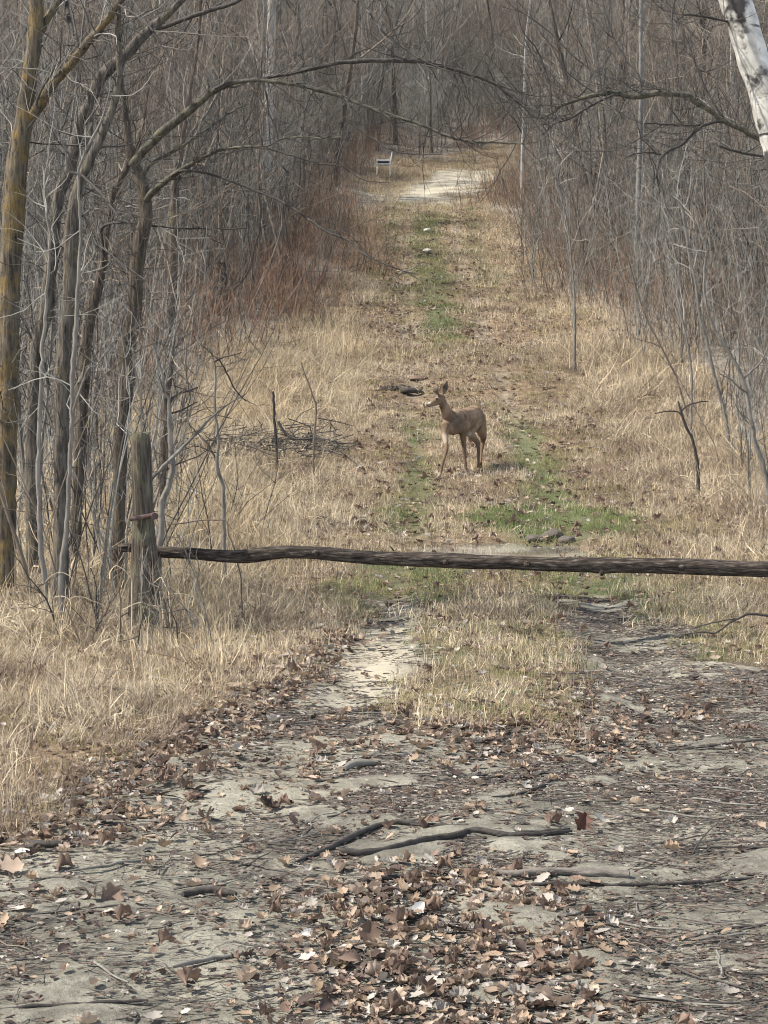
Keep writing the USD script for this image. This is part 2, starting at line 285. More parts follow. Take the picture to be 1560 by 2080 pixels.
# ------------------------------------------------------------------ ground
def graded(a, b, s0, s1):
    out, s = [a], s0
    n = 0
    while out[-1] < b:
        out.append(out[-1] + s0 + (s1 - s0) * min(1, max(0, out[-1] - a) / (b - a)) ** 1.3)
    return np.array(out)
ys = np.r_[np.arange(-60, 3, 3.0), graded(3, 30, .045, .14), graded(30.2, 110, .15, .8), graded(111, 330, 1., 8.), np.arange(345, 700, 25.)]
xp = np.r_[np.arange(0, 3.2, .045), graded(3.25, 9, .06, .35), graded(9.4, 40, .4, 2.), graded(42, 260, 3, 20)]
xs_ = np.r_[-xp[:0:-1], xp]
X, Yg = np.meshgrid(xs_, ys)
Z = height(X, Yg)
nearm = (Yg > 3) & (Yg < 22)
Z += np.where(nearm, (.018 * wob(X, Yg, 7.0, 31) + .02 * wob(X, Yg, 2.4, 33)) * sand_mask(X, Yg), 0)
V = np.stack([X, Yg, Z], -1).reshape(-1, 3)
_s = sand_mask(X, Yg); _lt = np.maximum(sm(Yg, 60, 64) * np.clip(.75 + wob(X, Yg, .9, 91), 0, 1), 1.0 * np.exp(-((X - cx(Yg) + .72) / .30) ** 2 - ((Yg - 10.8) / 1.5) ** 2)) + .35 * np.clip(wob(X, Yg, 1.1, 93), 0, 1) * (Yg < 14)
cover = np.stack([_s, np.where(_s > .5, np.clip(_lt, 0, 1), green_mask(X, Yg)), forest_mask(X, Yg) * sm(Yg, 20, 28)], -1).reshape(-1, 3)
nx = len(xs_); i, j = np.meshgrid(np.arange(len(ys) - 1), np.arange(nx - 1), indexing='ij')
quads = np.stack([i * nx + j, i * nx + j + 1, (i + 1) * nx + j + 1, (i + 1) * nx + j], -1).reshape(-1, 4)
vn = np.gradient(Z, ys, axis=0), np.gradient(Z, xs_, axis=1)
N = np.stack([-vn[1], -vn[0], np.ones_like(Z)], -1).reshape(-1, 3); N /= np.linalg.norm(N, axis=1, keepdims=True)
is_sand = cover[quads][:, :, 0].mean(1) > .5
def sheet(name, sel, kind='structure'):
    ix, inv = np.unique(quads[sel], return_inverse=True); qd = inv.reshape(-1, 4)
    m = UsdGeom.Mesh.Define(stage, '/World/' + name)
    m.CreatePointsAttr(Vt.Vec3fArray.FromNumpy(V[ix].astype(np.float32)))
    m.CreateFaceVertexCountsAttr(Vt.IntArray.FromNumpy(np.full(len(qd), 4, np.int32)))
    m.CreateFaceVertexIndicesAttr(Vt.IntArray.FromNumpy(qd.astype(np.int32).ravel()))
    m.CreateSubdivisionSchemeAttr('none')
    m.CreateNormalsAttr(Vt.Vec3fArray.FromNumpy(N[ix].astype(np.float32))); m.SetNormalsInterpolation('vertex')
    primvar(m.GetPrim(), 'cover', cover[ix])
    UsdShade.MaterialBindingAPI.Apply(m.GetPrim()).Bind(mat['ground'])
    tag(m.GetPrim(), kind=kind)
sheet('ground', ~is_sand)
sheet('dirt_track', is_sand)
# puddle
rng = np.random.default_rng(4)
th = np.linspace(0, 2 * np.pi, 48, endpoint=False)
rr = .95 + .16 * np.sin(3 * th + 1) + .09 * np.sin(7 * th) + .05 * np.sin(11 * th + 2)
pz = H(*PUD) + .062
ring = np.stack([PUD[0] + .85 * rr * np.cos(th), PUD[1] + .05 + 1.75 * rr * np.sin(th), np.full(48, pz)], 1)
pv = np.vstack([[PUD[0], PUD[1], pz], ring]); k = np.arange(48)
tag(obj('puddle', (pv, np.stack([np.zeros(48, int), 1 + k, 1 + (k + 1) % 48], 1)), mat['water']), kind='structure')

# ------------------------------------------------------------------ scattering
def quat_yaw(yaw, tilt=None, az=None):
    n = len(yaw); c, s = np.cos(yaw / 2), np.sin(yaw / 2)
    q = np.stack([c, np.zeros(n), np.zeros(n), s], 1)
    if tilt is not None:
        ct, st = np.cos(tilt / 2), np.sin(tilt / 2)
        t = np.stack([ct, st * np.cos(az), st * np.sin(az), np.zeros(n)], 1)
        w1, x1, y1, z1 = t.T; w2, x2, y2, z2 = q.T
        q = np.stack([w1 * w2 - x1 * x2 - y1 * y2 - z1 * z2, w1 * x2 + x1 * w2 + y1 * z2 - z1 * y2, w1 * y2 - x1 * z2 + y1 * w2 + z1 * x2, w1 * z2 + x1 * y2 - y1 * x2 + z1 * w2], 1)
    return q
def instancer(name, protos, pos, idx, quat, scale, label):
    """protos: [(name, mesh, material)]"""
    pi = UsdGeom.PointInstancer.Define(stage, '/World/' + name)
    paths = []
    for nm, me, ma in protos:
        pr = obj(nm, me, ma, pi.GetPrim()); paths.append(pr.GetPath())
    pi.CreatePrototypesRel().SetTargets(paths)
    pi.CreatePositionsAttr(Vt.Vec3fArray.FromNumpy(np.asarray(pos, np.float32)))
    pi.CreateProtoIndicesAttr(Vt.IntArray.FromNumpy(np.asarray(idx, np.int32)))
    pi.CreateOrientationsAttr(Vt.QuathArray([Gf.Quath(float(a), float(b), float(c), float(d)) for a, b, c, d in quat]))
    s = np.asarray(scale, np.float32)
    if s.ndim == 1: s = np.repeat(s[:, None], 3, 1)
    pi.CreateScalesAttr(Vt.Vec3fArray.FromNumpy(np.ascontiguousarray(s)))
    return tag(pi.GetPrim(), label, None, None, 'stuff')
def scatter(rng, n, x0, x1, y0, y1, wedge=None):
    """n points; in a wedge |x| < a + b*y if given."""
    y = np.sqrt(rng.uniform(y0 ** 2, y1 ** 2, n)) if wedge else rng.uniform(y0, y1, n)
    x = rng.uniform(-1, 1, n) * (wedge[0] + wedge[1] * y) if wedge else rng.uniform(x0, x1, n)
    return x, y
def blades(rng, n, spread, l0, l1, w, lean=.5, curl=.7, seg=3, flat=0.):
    mb = MB()
    for _ in range(n):
        a, r = rng.uniform(0, 2 * np.pi), spread * math.sqrt(rng.random())
        p = np.array([r * math.cos(a), r * math.sin(a), -.01]); az = rng.uniform(0, 2 * np.pi)
        L = rng.uniform(l0, l1); el = math.pi / 2 - abs(rng.normal(0, lean)) - flat * rng.random(); bend = rng.normal(0, curl) - .3 * abs(curl)
        pts = [p.copy()]
        for s in range(seg):
            d = np.array([math.cos(az) * math.cos(el), math.sin(az) * math.cos(el), math.sin(el)])
            p = p + d * L / seg; p[2] = max(p[2], .004 + .01 * rng.random()); pts.append(p.copy()); el += bend / seg; az += rng.normal(0, .25)
        pts = np.array(pts); side = np.array([-math.sin(az + rng.normal(0, .5)), math.cos(az), rng.normal(0, .4)]); side /= np.linalg.norm(side)
        ww = w * rng.uniform(.6, 1.3) * np.linspace(1, .25, seg + 1)[:, None]
        v = np.empty((2 * (seg + 1), 3)); v[0::2] = pts - side * ww / 2; v[1::2] = pts + side * ww / 2
        f = []
        for s in range(seg): f += [[2 * s, 2 * s + 1, 2 * s + 3], [2 * s, 2 * s + 3, 2 * s + 2]]
        mb.add(v, f)
    return mb

# tall dry grass beside the track
rng = np.random.default_rng(11)
tall = []
for k in range(3): tall.append(('tuft', blades(rng, 44, .15, .16, .46, .0065, .85, 2.2, 5), mat['straw']))
for k in range(2): tall.append(('tuft', blades(rng, 44, .15, .14, .42, .0065, .9, 2.4, 5), mat['straw_pale']))
for k in range(2): tall.append(('tuft', blades(rng, 40, .15, .12, .40, .0065, 1.0, 2.4, 5), mat['straw_brown']))
for k in range(2): tall.append(('tuft', blades(rng, 46, .26, .25, .55, .0075, 1.3, 1.4, 5, .6), mat['straw']))
def grass_bank(x, y):
    u = x - cx(y)
    near = np.where(y < 13.2, np.maximum(1 - sm(x - xl(y), -.25, .02), sm(x - xr(y), .1, .5) * sm(y, 9, 10)), 0)
    hw = np.interp(y, [13, 20, 30, 40, 70], [0, .1, .25, .45, .45])
    mid = np.where(y >= 13.2, np.maximum(sm(-u, 1.25 - hw, 2.1 - hw), sm(u, 1.5 - hw, 2.4 - hw)), 0)
    f = forest_mask(x, y)
    return np.maximum(near, mid) * (1 - .75 * f)
P, I, S, Ya = [], [], [], []
for (n, y0, y1, a, b, s0, s1) in ((10500, 5.5, 14, .6, .22, .32, .64), (16000, 13, 36, 1.2, .23, .65, 1.15), (20000, 34, 104, 1.5, .2, .8, 1.25)):
    x, y = scatter(rng, n, 0, 0, y0, y1, (a, b))
    dens = grass_bank(x, y) * (.12 + 1.6 * np.clip(wob(x, y, 1.9, 41) + .35, 0, 1) ** 1.5)
    patch = wob(x, y, .55, 44)
    if y0 < 10: dens = dens * np.where(x > 1.2, .6, 1)
    keep = rng.random(n) < dens
    x, y, patch = x[keep], y[keep], patch[keep]
    ok = ~((np.abs(x + .03) < 1.1) & (y > 78) & (y < 85.2)); x, y, patch = x[ok], y[ok], patch[ok]
    m = len(x)
    col = patch + rng.normal(0, .22, m)
    right = (x - cx(y) > 1) & (y < 34)
    id_ = np.where(col > .16, rng.integers(0, 3, m), np.where(col > -.28, rng.integers(3, 5, m), rng.integers(5, 7, m)))
    id_ = np.where(rng.random(m) < .25, rng.integers(7, 9, m), id_)
    id_ = np.where(right & (rng.random(m) < .35), rng.integers(5, 7, m), id_)
    if y0 < 10: id_ = np.where(rng.random(m) < .8, np.where(rng.random(m) < .42, rng.integers(3, 5, m), rng.integers(5, 7, m)), id_)
    edge = np.clip(.55 + .5 * grass_bank(x + .25 * np.sign(cx(y) - x), y), .4, 1)
    P.append(np.stack([x, y, height(x, y) - .01], 1)); I.append(id_); S.append(rng.uniform(s0, s1, m) * edge); Ya.append(rng.uniform(0, 6.28, m))
P = np.vstack(P); I = np.concatenate(I); S = np.concatenate(S); Ya = np.concatenate(Ya)
lean_ = np.where(P[:, 1] < 34, .55, .35)
til = np.abs(rng.normal(0, 1, len(P))) * lean_; S = S * np.exp(rng.normal(0, .22, len(S)))
azt = 6.28 * meshkit.fbm(P * [.8, .8, 0], 3, 77) * 3 + rng.normal(0, .7, len(P))
instancer('dry_grass', tall, P, I, quat_yaw(Ya, til, azt), S, 'tall dry straw coloured grass on both banks of the trail')
# short turf on the track
short = [('sprig', blades(rng, 60, .2, .03, .11, .005, 1.25, 1.4, 3), mat['straw']), ('sprig', blades(rng, 60, .2, .03, .11, .005, 1.25, 1.4, 3), mat['straw_brown']),
         ('sprig', blades(rng, 70, .2, .03, .10, .005, 1.2, 1.4, 3), mat['grass_olive']), ('sprig', blades(rng, 70, .2, .03, .09, .005, .8, .8, 2), mat['grass_green']),
         ('sprig', blades(rng, 60, .2, .04, .13, .005, .8, .8, 2), mat['straw_pale']), ('sprig', blades(rng, 80, .2, .03, .09, .006, .8, .8, 2), mat['grass_bright'])]
P, I, S = [], [], []
for (n, y0, y1, a, b, s0, s1) in ((6000, 4.4, 14, .6, .22, .5, .95), (15000, 12.5, 36, 1.2, .16, .8, 1.3), (14000, 34, 104, 2.5, .06, 1.2, 2.2)):
    x, y = scatter(rng, n, 0, 0, y0, y1, (a, b))
    if y0 > 30: x = x + cx(y)
    s = sand_mask(x, y); g = green_mask(x, y)
    inpud = np.hypot((x - PUD[0]) / .55, (y - PUD[1]) / 1.15) < 1
    rutd = (np.abs(np.abs(x - cx(y)) - .74) < .22) & (y > 13) & (y < 34)
    dens = np.where(rutd, .75, 1) * (1 - s) ** 2 * (1 - forest_mask(x, y)) * (.55 + .6 * (wob(x, y, 1.7, 51) + .4)) * ~inpud
    keep = rng.random(n) < dens
    x, y, g = x[keep], y[keep], g[keep]; m = len(x); r = rng.random(m)
    w = wob(x, y, .8, 55)
    id_ = np.where(r < g * 1.0, np.where((g > .78) & (np.hypot(x - 1.65, y - 19.6) < 2), 5, np.where(rng.random(m) < .35 + .5 * g, 3, 2)), np.where(w + rng.normal(0, .3, m) > 0, np.where(rng.random(m) < .45, 0, np.where(rng.random(m) < .6, 4, 1)), np.where(rng.random(m) < .65, 1, np.where(rng.random(m) < .6, 2, 0))))
    P.append(np.stack([x, y, height(x, y)], 1)); I.append(id_); S.append(rng.uniform(s0, s1, m) * np.where((np.abs(np.abs(x - cx(y)) - .74) < .22) & (y > 13) & (y < 34), .6, 1))
P = np.vstack(P); I = np.concatenate(I); S = np.concatenate(S)
instancer('short_turf', short, P, I, quat_yaw(rng.uniform(0, 6.28, len(P))), S, 'short faded turf growing on the trail between the ruts')

# ------------------------------------------------------------------ fallen leaves, twigs and bits
def leaf(rng, kind, L=1.0, curl=.5):
    """A dry leaf of unit length: lobed or oval outline, folded along the midrib, edges curled, with a stalk."""
    n = 17; t = np.linspace(0, 1, n); c = rng.uniform(.3, 1.1) * curl * rng.choice([-1, 1], p=[.35, .65])
    w = .30 * np.sin(np.pi * np.clip(t * .94 + .05, 0, 1)) ** .7
    if kind == 'oak': w = w * (.72 + .55 * np.abs(np.cos(t * np.pi * 3.6 + .4))) * 1.1
    if kind == 'maple': w = .40 * np.sin(np.pi * np.clip(t * .9 + .08, 0, 1)) ** .8 * (.55 + .75 * np.abs(np.cos(t * np.pi * 2.6 + 1.2)))
    fold = rng.uniform(.1, .8) * curl; ec = rng.uniform(-.3, 1.6) * curl; tw = rng.normal(0, .7) * curl; kap = c * 2.2
    cols = np.array([-1, -.72, -.4, 0, .4, .72, 1]); lw = w * (1 + .12 * rng.normal(size=n)); rw = w * (1 + .12 * rng.normal(size=n)); rip = rng.uniform(0, 6.28, 2); rows = []
    for k in range(n):
        a = (t[k] - .5) * kap
        ctr = np.array([math.sin(a) / kap, 0, (1 - math.cos(a)) / kap]) if abs(kap) > .1 else np.array([t[k] - .5, 0, 0])
        for q_ in cols:
            yy = q_ * (lw[k] if q_ < 0 else rw[k]); zz = fold * abs(yy) + ec * q_ ** 4 * .12 + .03 * curl * math.sin(9 * t[k] + rip[int(q_ > 0)]) * abs(q_)
            aa = tw * (t[k] - .3); sl = .10 * abs(q_) * w[k]
            rows.append(ctr + np.array([sl, yy * math.cos(aa) - zz * math.sin(aa), yy * math.sin(aa) + zz * math.cos(aa)]))
    v = np.array(rows); f = []
    for k in range(n - 1):
        for q_ in range(6):
            a = k * 7 + q_; f += [[a, a + 7, a + 8], [a, a + 8, a + 1]]
    mb = MB().add(v, f)
    st = v[3] + np.array([[0, 0, 0], [-.12, .01, .01], [-.25, .03, -.01]])
    mb.add(*tube(st, .012, 3))
    V_, F_ = mb.mesh(); V_ = V_ * L; V_[:, 2] -= np.percentile(V_[:, 2], 8)
    return V_, F_
rng = np.random.default_rng(21)
LEAFM = ['leaf_tan', 'leaf_brown', 'leaf_grey', 'leaf_dark', 'leaf_pink']
leafp = [(rng.choice(['oak', 'oval', 'oak', 'maple']), c) for c in ('leaf_tan', 'leaf_brown', 'leaf_grey', 'leaf_dark', 'leaf_pink', 'leaf_tan', 'leaf_brown', 'leaf_grey', 'leaf_dark', 'leaf_pink', 'leaf_tan', 'leaf_brown', 'leaf_grey', 'leaf_pink')]
leaf_mesh = [leaf(rng, k, 1.0, c) for (k, _), c in zip(leafp, np.tile([.6, 1.2, .4, .9], 4))]
def litter_density(x, y):
    d = .16 + .9 * np.clip(wob(x, y, 1.25, 61), 0, 1)
    pile = np.exp(-((x - .17) / .36) ** 2) * (1 - sm(y, 5.7, 6.5)) * 1.6
    edge = np.exp(-((x - xl(y) - .06) / np.interp(y, [8.5, 9.8], [.28, .10])) ** 2) * sm(y, 5.8, 6.6) * (1 - sm(y, 11, 13))
    tip = np.exp(-((x - .55) / .6) ** 2 - ((y - 8.3) / .55) ** 2) * 1.0
    red = np.exp(-((x - 1.0) / .5) ** 2 - ((y - 9.2) / .6) ** 2) * .6
    lite = np.where(x - xl(y) > .9, .33, .7) * np.where((np.abs(x - cx(y) + .72) < .3) & (y > 9.2) & (y < 13), .12, 1.)
    return np.clip(np.maximum.reduce([d * lite * .5, pile, edge * .75, tip * .6, red * .6]), 0, 1)
n = 70000
x, y = scatter(rng, n, 0, 0, 4.3, 13.5, (.5, .21))
keep = (rng.random(n) < litter_density(x, y)) & (x > xl(y) - .7)
x, y = x[keep], y[keep]
size = rng.uniform(.018, .06, len(x)) * np.where(rng.random(len(x)) < .5, .6, 1) * np.where(rng.random(len(x)) < .06, 1.35, 1)
show = size / y
# keep the near big ones apart so that 300 single leaves can lie in the open
order = np.argsort(-show); tree_pts = np.stack([x, y], 1)
single, taken = [], []
for k in order:
    if len(single) == 292: break
    if y[k] < 9.5 and abs(x[k]) < .2 * y[k]: single.append(k)
single = np.array(single); rest = np.setdiff1d(np.arange(len(x)), single)
stage.CreateClassPrim('/World/leaf_kinds')
for k, ((_, c), me) in enumerate(zip(leafp, leaf_mesh)):
    usdkit.mesh(stage, f'/World/leaf_kinds/kind_{k}', me, mat[c], True)
    stage.GetPrimAtPath(f'/World/leaf_kinds/kind_{k}').SetSpecifier(Sdf.SpecifierDef)
LEAF_LABEL = {'leaf_tan': 'tan dry leaf lying loose on the grey sandy foreground', 'leaf_brown': 'brown dry leaf lying loose on the grey sandy foreground',
              'leaf_grey': 'faded grey leaf lying loose on the grey sandy foreground', 'leaf_dark': 'dark wet brown leaf lying loose on the sandy foreground', 'leaf_pink': 'pale pinkish dry leaf lying loose on the sandy foreground'}
def place_leaf(k, pos, yaw, s, tilt, az, label, group):
    xf = UsdGeom.Xform.Define(stage, numbered('/World', 'fallen_leaf'))
    qd = quat_yaw(np.array([yaw]), np.array([tilt]), np.array([az]))[0]
    mtx = Gf.Matrix4d().SetScale(float(s)) * Gf.Matrix4d().SetRotate(Gf.Quatd(*map(float, qd))) * Gf.Matrix4d().SetTranslate(Gf.Vec3d(*map(float, pos)))
    xf.AddTransformOp().Set(mtx)
    ch = stage.DefinePrim(str(xf.GetPath()) + '/blade', 'Mesh'); ch.GetReferences().AddInternalReference(f'/World/leaf_kinds/kind_{k}')
    tag(xf.GetPrim(), label, 'leaf', group)
for s_ in single:
    k = int(rng.integers(len(leafp))); c = leafp[k][1]
    place_leaf(k, (x[s_], y[s_], H(x[s_], y[s_]) + .006 + .012 * rng.random()), rng.uniform(0, 6.28), size[s_], abs(rng.normal(0, .35)), rng.uniform(0, 6.28),
               LEAF_LABEL[c], {'leaf_tan': 'tan leaves on the foreground sand', 'leaf_brown': 'brown leaves on the foreground sand', 'leaf_grey': 'grey leaves on the foreground sand', 'leaf_dark': 'dark leaves on the foreground sand', 'leaf_pink': 'pinkish leaves on the foreground sand'}[c])
x, y, size = x[rest], y[rest], size[rest]
# leaves farther up the trail
x2, y2 = scatter(rng, 52000, 0, 0, 8.3, 66, (1.6, .11)); x2 = x2 + .5
d2 = (.40 + 1.5 * np.clip(wob(x2, y2, .8, 71), 0, 1)) * np.where(y2 < 15, 1.6, 1) * (1 - forest_mask(x2, y2)) * (1 - .6 * sand_mask(x2, y2))
kp = rng.random(len(x2)) < d2; x2, y2 = x2[kp], y2[kp]
x = np.r_[x, x2]; y = np.r_[y, y2]; size = np.r_[size, rng.uniform(.04, .09, len(x2)) * np.interp(y2, [9, 14, 20], [.6, .7, 1.1])]
m = len(x)
zoff = np.where(np.arange(m) < len(rest), .004 + .014 * rng.random(m), .015 + .02 * rng.random(m))
instancer('leaf_litter', [('leaf', me, mat[c]) for (_, c), me in zip(leafp, leaf_mesh)], np.stack([x, y, height(x, y) + zoff], 1), rng.choice(len(leafp), m),
          quat_yaw(rng.uniform(0, 6.28, m), np.abs(rng.normal(0, .35, m)), rng.uniform(0, 6.28, m)), size, 'small dry leaves littering the track and turf')
# chips, bark and twig crumbs on the sand
def stick_mesh(rng, n=5, w=.03, bend=.08, sides=4):
    t = np.linspace(-.5, .5, n); p = np.stack([t, rng.normal(0, bend, n).cumsum() * .5, np.abs(rng.normal(0, bend * .35, n))], 1)
    return tube(p, w * np.linspace(1, .6, n) * rng.uniform(.8, 1.2, n), sides)
def flake(rng):
    n = 7; a = np.linspace(0, 6.28, n, endpoint=False); r = rng.uniform(.2, .55, n)
    v = np.vstack([[0, 0, .10 + .1 * rng.random()], np.stack([r * np.cos(a), .6 * r * np.sin(a), rng.uniform(-.06, .22, n)], 1)]); k = np.arange(n)
    return v, np.stack([np.zeros(n, int), 1 + k, 1 + (k + 1) % n], 1)
bits = [('crumb', stick_mesh(rng, 7, .018, .045), mat['stick_grey']), ('crumb', stick_mesh(rng, 7, .016, .05), mat['twig_dark']), ('crumb', stick_mesh(rng, 7, .012, .06), mat['twig_brown']),
        ('crumb', flake(rng), mat['bits']), ('crumb', flake(rng), mat['leaf_dark']), ('crumb', flake(rng), mat['leaf_brown']), ('crumb', flake(rng), mat['leaf_grey']), ('crumb', stick_mesh(rng, 5, .020), mat['twig_grey']),
        ('crumb', stick_mesh(rng, 6, .016, .07), mat['twig_dark'])]
n = 330000
x, y = scatter(rng, n, 0, 0, 4.2, 13.8, (.4, .21))
keep = (rng.random(n) < (.2 + 1.0 * np.clip(wob(x, y, 1.6, 81) + .15, 0, 1) + .5 * np.clip(wob(x, y, 4., 83), 0, 1))) & (sand_mask(x, y) > .3) & ~((np.abs(x - cx(y) + .72) < .28) & (y > 9.3) & (rng.random(n) < .7))
x, y = x[keep], y[keep]; m = len(x)
sz = np.exp(rng.normal(-3.2, .65, m)).clip(.010, .24); yaw = rng.normal(0, .75, m); bi = rng.choice(len(bits), m, p=[.14, .20, .15, .11, .11, .07, .05, .04, .13]); sz = np.where((bi >= 3) & (bi <= 6), np.minimum(sz, .06) * .6, sz)
instancer('twig_crumbs', bits, np.stack([x, y, height(x, y) + .004], 1), bi, quat_yaw(yaw), sz, 'twig bits and bark chips strewn over the grey sand')

# named sticks lying on the sand: pixel course of each on the ground
def lay(pts, lift=1.6):
    out = []
    for (px, py, w) in pts:
        h = hit(px, py); r = 1.0 * w * h[1] / FPX / 2; out.append([*h[:2], h[2] + r * lift, r])
    return np.array(out)
STICKS = [
    ('crooked grey stick with blunt pale left end, below the sand hollow', [(692, 1742, 15), (740, 1743, 15), (830, 1726, 14), (880, 1714, 13), (920, 1708, 13), (960, 1700, 13), (1050, 1704, 11), (1160, 1694, 8)], 'branch_dark'),
    ('dark forked stick arching just above the crooked grey stick', [(600, 1757, 7), (690, 1721, 12), (750, 1694, 12), (800, 1679, 10), (870, 1682, 8), (950, 1684, 7)], 'branch_dark'),
    ('short grey stick at the top edge of the leaf pile', [(716, 1802, 8), (760, 1796, 11), (830, 1790, 11), (900, 1790, 7)], 'branch_dark'),
    ('thick straight grey stick with sawn right end on open sand', [(1008, 1784, 11), (1060, 1787, 15), (1150, 1783, 15), (1220, 1786, 17), (1275, 1791, 17)], 'stick_grey'),
    ('long thin dark stick right below the thick straight stick', [(1060, 1807, 5), (1130, 1805, 8), (1260, 1804, 8), (1400, 1800, 8), (1530, 1788, 5)], 'branch_dark'),
    ('thin dark twig running off the right edge by the upright sprig', [(1380, 1733, 4), (1450, 1728, 6), (1560, 1728, 7), (1640, 1724, 7)], 'twig_dark'),
    ('straight dark stick in front of the reddish oak leaf', [(1010, 1706, 8), (1060, 1702, 10), (1110, 1697, 9), (1155, 1690, 6)], 'branch_dark'),
    ('faint twig with a raised right tip near the strip end', [(950, 1541, 4), (1010, 1533, 5), (1090, 1520, 5)], 'twig_dark'),
    ('wavy thin twig on pale sand at lower right', [(1118, 1908, 4), (1190, 1905, 5), (1240, 1904, 5), (1318, 1912, 4)], 'twig_dark'),
    ('slanting dark twig at lower right rising toward the edge', [(1380, 1917, 4), (1440, 1902, 5), (1560, 1885, 6)], 'twig_dark'),
    ('grey twig just under the slanting dark twig', [(1384, 1917, 4), (1450, 1908, 6), (1530, 1901, 5)], 'twig_grey'),
    ('thick grey bent twig at bottom right beside the leaf pile', [(1040, 2014, 7), (1100, 1992, 10), (1160, 1984, 8)], 'branch_dark'),
    ('thin twig lying past the thick grey bent twig', [(1196, 1980, 4), (1250, 1976, 5), (1312, 1978, 4)], 'twig_dark'),
    ('long flat twig close to the bottom right corner', [(1236, 2040, 6), (1340, 2040, 7), (1450, 2046, 6), (1540, 2036, 4)], 'twig_dark'),
    ('stubby dark stick at the left edge under the dry grass', [(60, 1722, 12), (100, 1726, 13), (152, 1726, 10)], 'branch_dark'),
    ('long slim grey twig curving across the sand at left', [(130, 1778, 4), (200, 1766, 6), (270, 1754, 6), (330, 1748, 4)], 'twig_grey'),
    ('grey stick pointing to the leaf pile at lower left', [(350, 1975, 7), (400, 1965, 10), (470, 1952, 10), (520, 1945, 6)], 'twig_grey'),
    ('weathered stick along the bottom left edge', [(0, 2058, 6), (90, 2052, 9), (170, 2050, 9), (300, 2040, 6)], 'branch_dark'),
    ('dark chunk of bark beside the pale sand at left', [(370, 1827, 12), (420, 1822, 16), (480, 1824, 10)], 'branch_dark'),
    ('thin black twig standing from the sand at centre right', [(1000, 1625, 5), (1060, 1618, 6), (1095, 1606, 8), (1130, 1580, 4), (1158, 1553, 3)], 'twig_dark'),
    ('fine dark twig angling over the middle of the track', [(985, 1570, 3), (1005, 1600, 4), (1020, 1626, 4)], 'twig_dark'),
    ('light grey twig on sand right of centre', [(1100, 1508, 4), (1160, 1503, 5), (1240, 1500, 5)], 'twig_grey'),
    ('grey lump of wood in the left rut', [(700, 1570, 10), (730, 1562, 16), (765, 1560, 12)], 'twig_grey'),
    ('long dark twig across the right rut', [(1350, 1528, 4), (1420, 1523, 6), (1500, 1512, 5), (1560, 1507, 5)], 'twig_dark'),
    ('light grey flat stick at right of the leaf pile', [(1130, 1868, 6), (1180, 1862, 8), (1222, 1857, 5)], 'twig_grey'),
]
for lab, pts, mt in STICKS:
    p = resample(lay(pts), .03); rr_ = np.random.default_rng(len(lab) * 7 + int(pts[0][0]))
    p[:, :3] += rr_.normal(0, .0016, (len(p), 3))
    tag(obj('stick', tube(p[:, :3], np.clip(p[:, 3], .0016, 1), 10, True, .13, rr_), mat[mt], smooth=50), lab, 'stick')
# upright sprig at the right
b = hit(1405, 1740); p = np.array([b, b + [.03, .02, .045], b + [.09, .01, .11]])
tag(obj('sprig', tube(resample(np.c_[p, [.003, .0028, .0015]], .02)[:, :3], .0025, 6), mat['twig_dark']), 'thin dark sprig standing upright on sand by the right edge', 'twig')
# notable leaves
def special_leaf(px, py, s, kind, m_, curl, yaw, tilt, az, label, lift=.02, seed=1):
    r = np.random.default_rng(seed); h = hit(px, py); xf = UsdGeom.Xform.Define(stage, numbered('/World', 'fallen_leaf'))
    qd = quat_yaw(np.array([yaw]), np.array([tilt]), np.array([az]))[0]
    xf.AddTransformOp().Set(Gf.Matrix4d().SetScale(float(s)) * Gf.Matrix4d().SetRotate(Gf.Quatd(*map(float, qd))) * Gf.Matrix4d().SetTranslate(Gf.Vec3d(*map(float, h + [0, 0, lift]))))
    obj('blade', leaf(r, kind, 1, curl), mat[m_], xf.GetPrim(), True); tag(xf.GetPrim(), label, 'leaf')
special_leaf(1182, 1690, .07, 'maple', 'leaf_red', 1.0, 1.2, 1.2, .2, 'reddish brown lobed leaf standing upright behind a grey stick', .035, 3)
special_leaf(1225, 1680, .08, 'oak', 'leaf_grey', .5, .2, .5, 1.2, 'grey green curled leaf leaning beside the reddish lobed leaf', .02, 4)
special_leaf(848, 1862, .06, 'oval', 'leaf_white', .5, 1.0, .8, .3, 'white upturned leaf at the top of the leaf pile', .02, 5)
special_leaf(712, 1972, .085, 'oval', 'leaf_brown', .8, .3, .6, 1.0, 'dark brown shiny leaf curled up in the leaf pile', .02, 6)
special_leaf(752, 1925, .085, 'oak', 'leaf_brown', .7, 1.7, 1.1, .1, 'tall tan leaf standing on edge in the leaf pile', .03, 7)
special_leaf(1125, 2045, .09, 'oval', 'leaf_pink', .9, .1, .4, 1.4, 'pale peach leaf with curled edge on bottom right sand', .01, 8)
special_leaf(625, 1912, .055, 'oval', 'leaf_white', .6, .5, .5, 1.0, 'small white curled leaf at left of the leaf pile', .01, 9)
special_leaf(48, 1738, .06, 'oval', 'leaf_white', .2, .5, .2, 1.0, 'round pale cream leaf near the left edge', .012, 10)
special_leaf(225, 1835, .08, 'maple', 'leaf_brown', 1.2, .9, .9, .6, 'crumpled rust brown leaf on the sand at left', .02, 11)
special_leaf(405, 1760, .075, 'oak', 'leaf_tan', .6, 2.2, .5, .6, 'tan leaf lying flat on pale sand left of centre', .012, 12)
special_leaf(15, 1775, .11, 'oak', 'leaf_pink', .5, .4, .3, .6, 'large pinkish leaf cut by the left edge', .015, 13)
special_leaf(545, 1645, .085, 'oak', 'leaf_dark', .7, .1, .5, 1.2, 'nearly black leaf on pale sand at centre left', .015, 14)
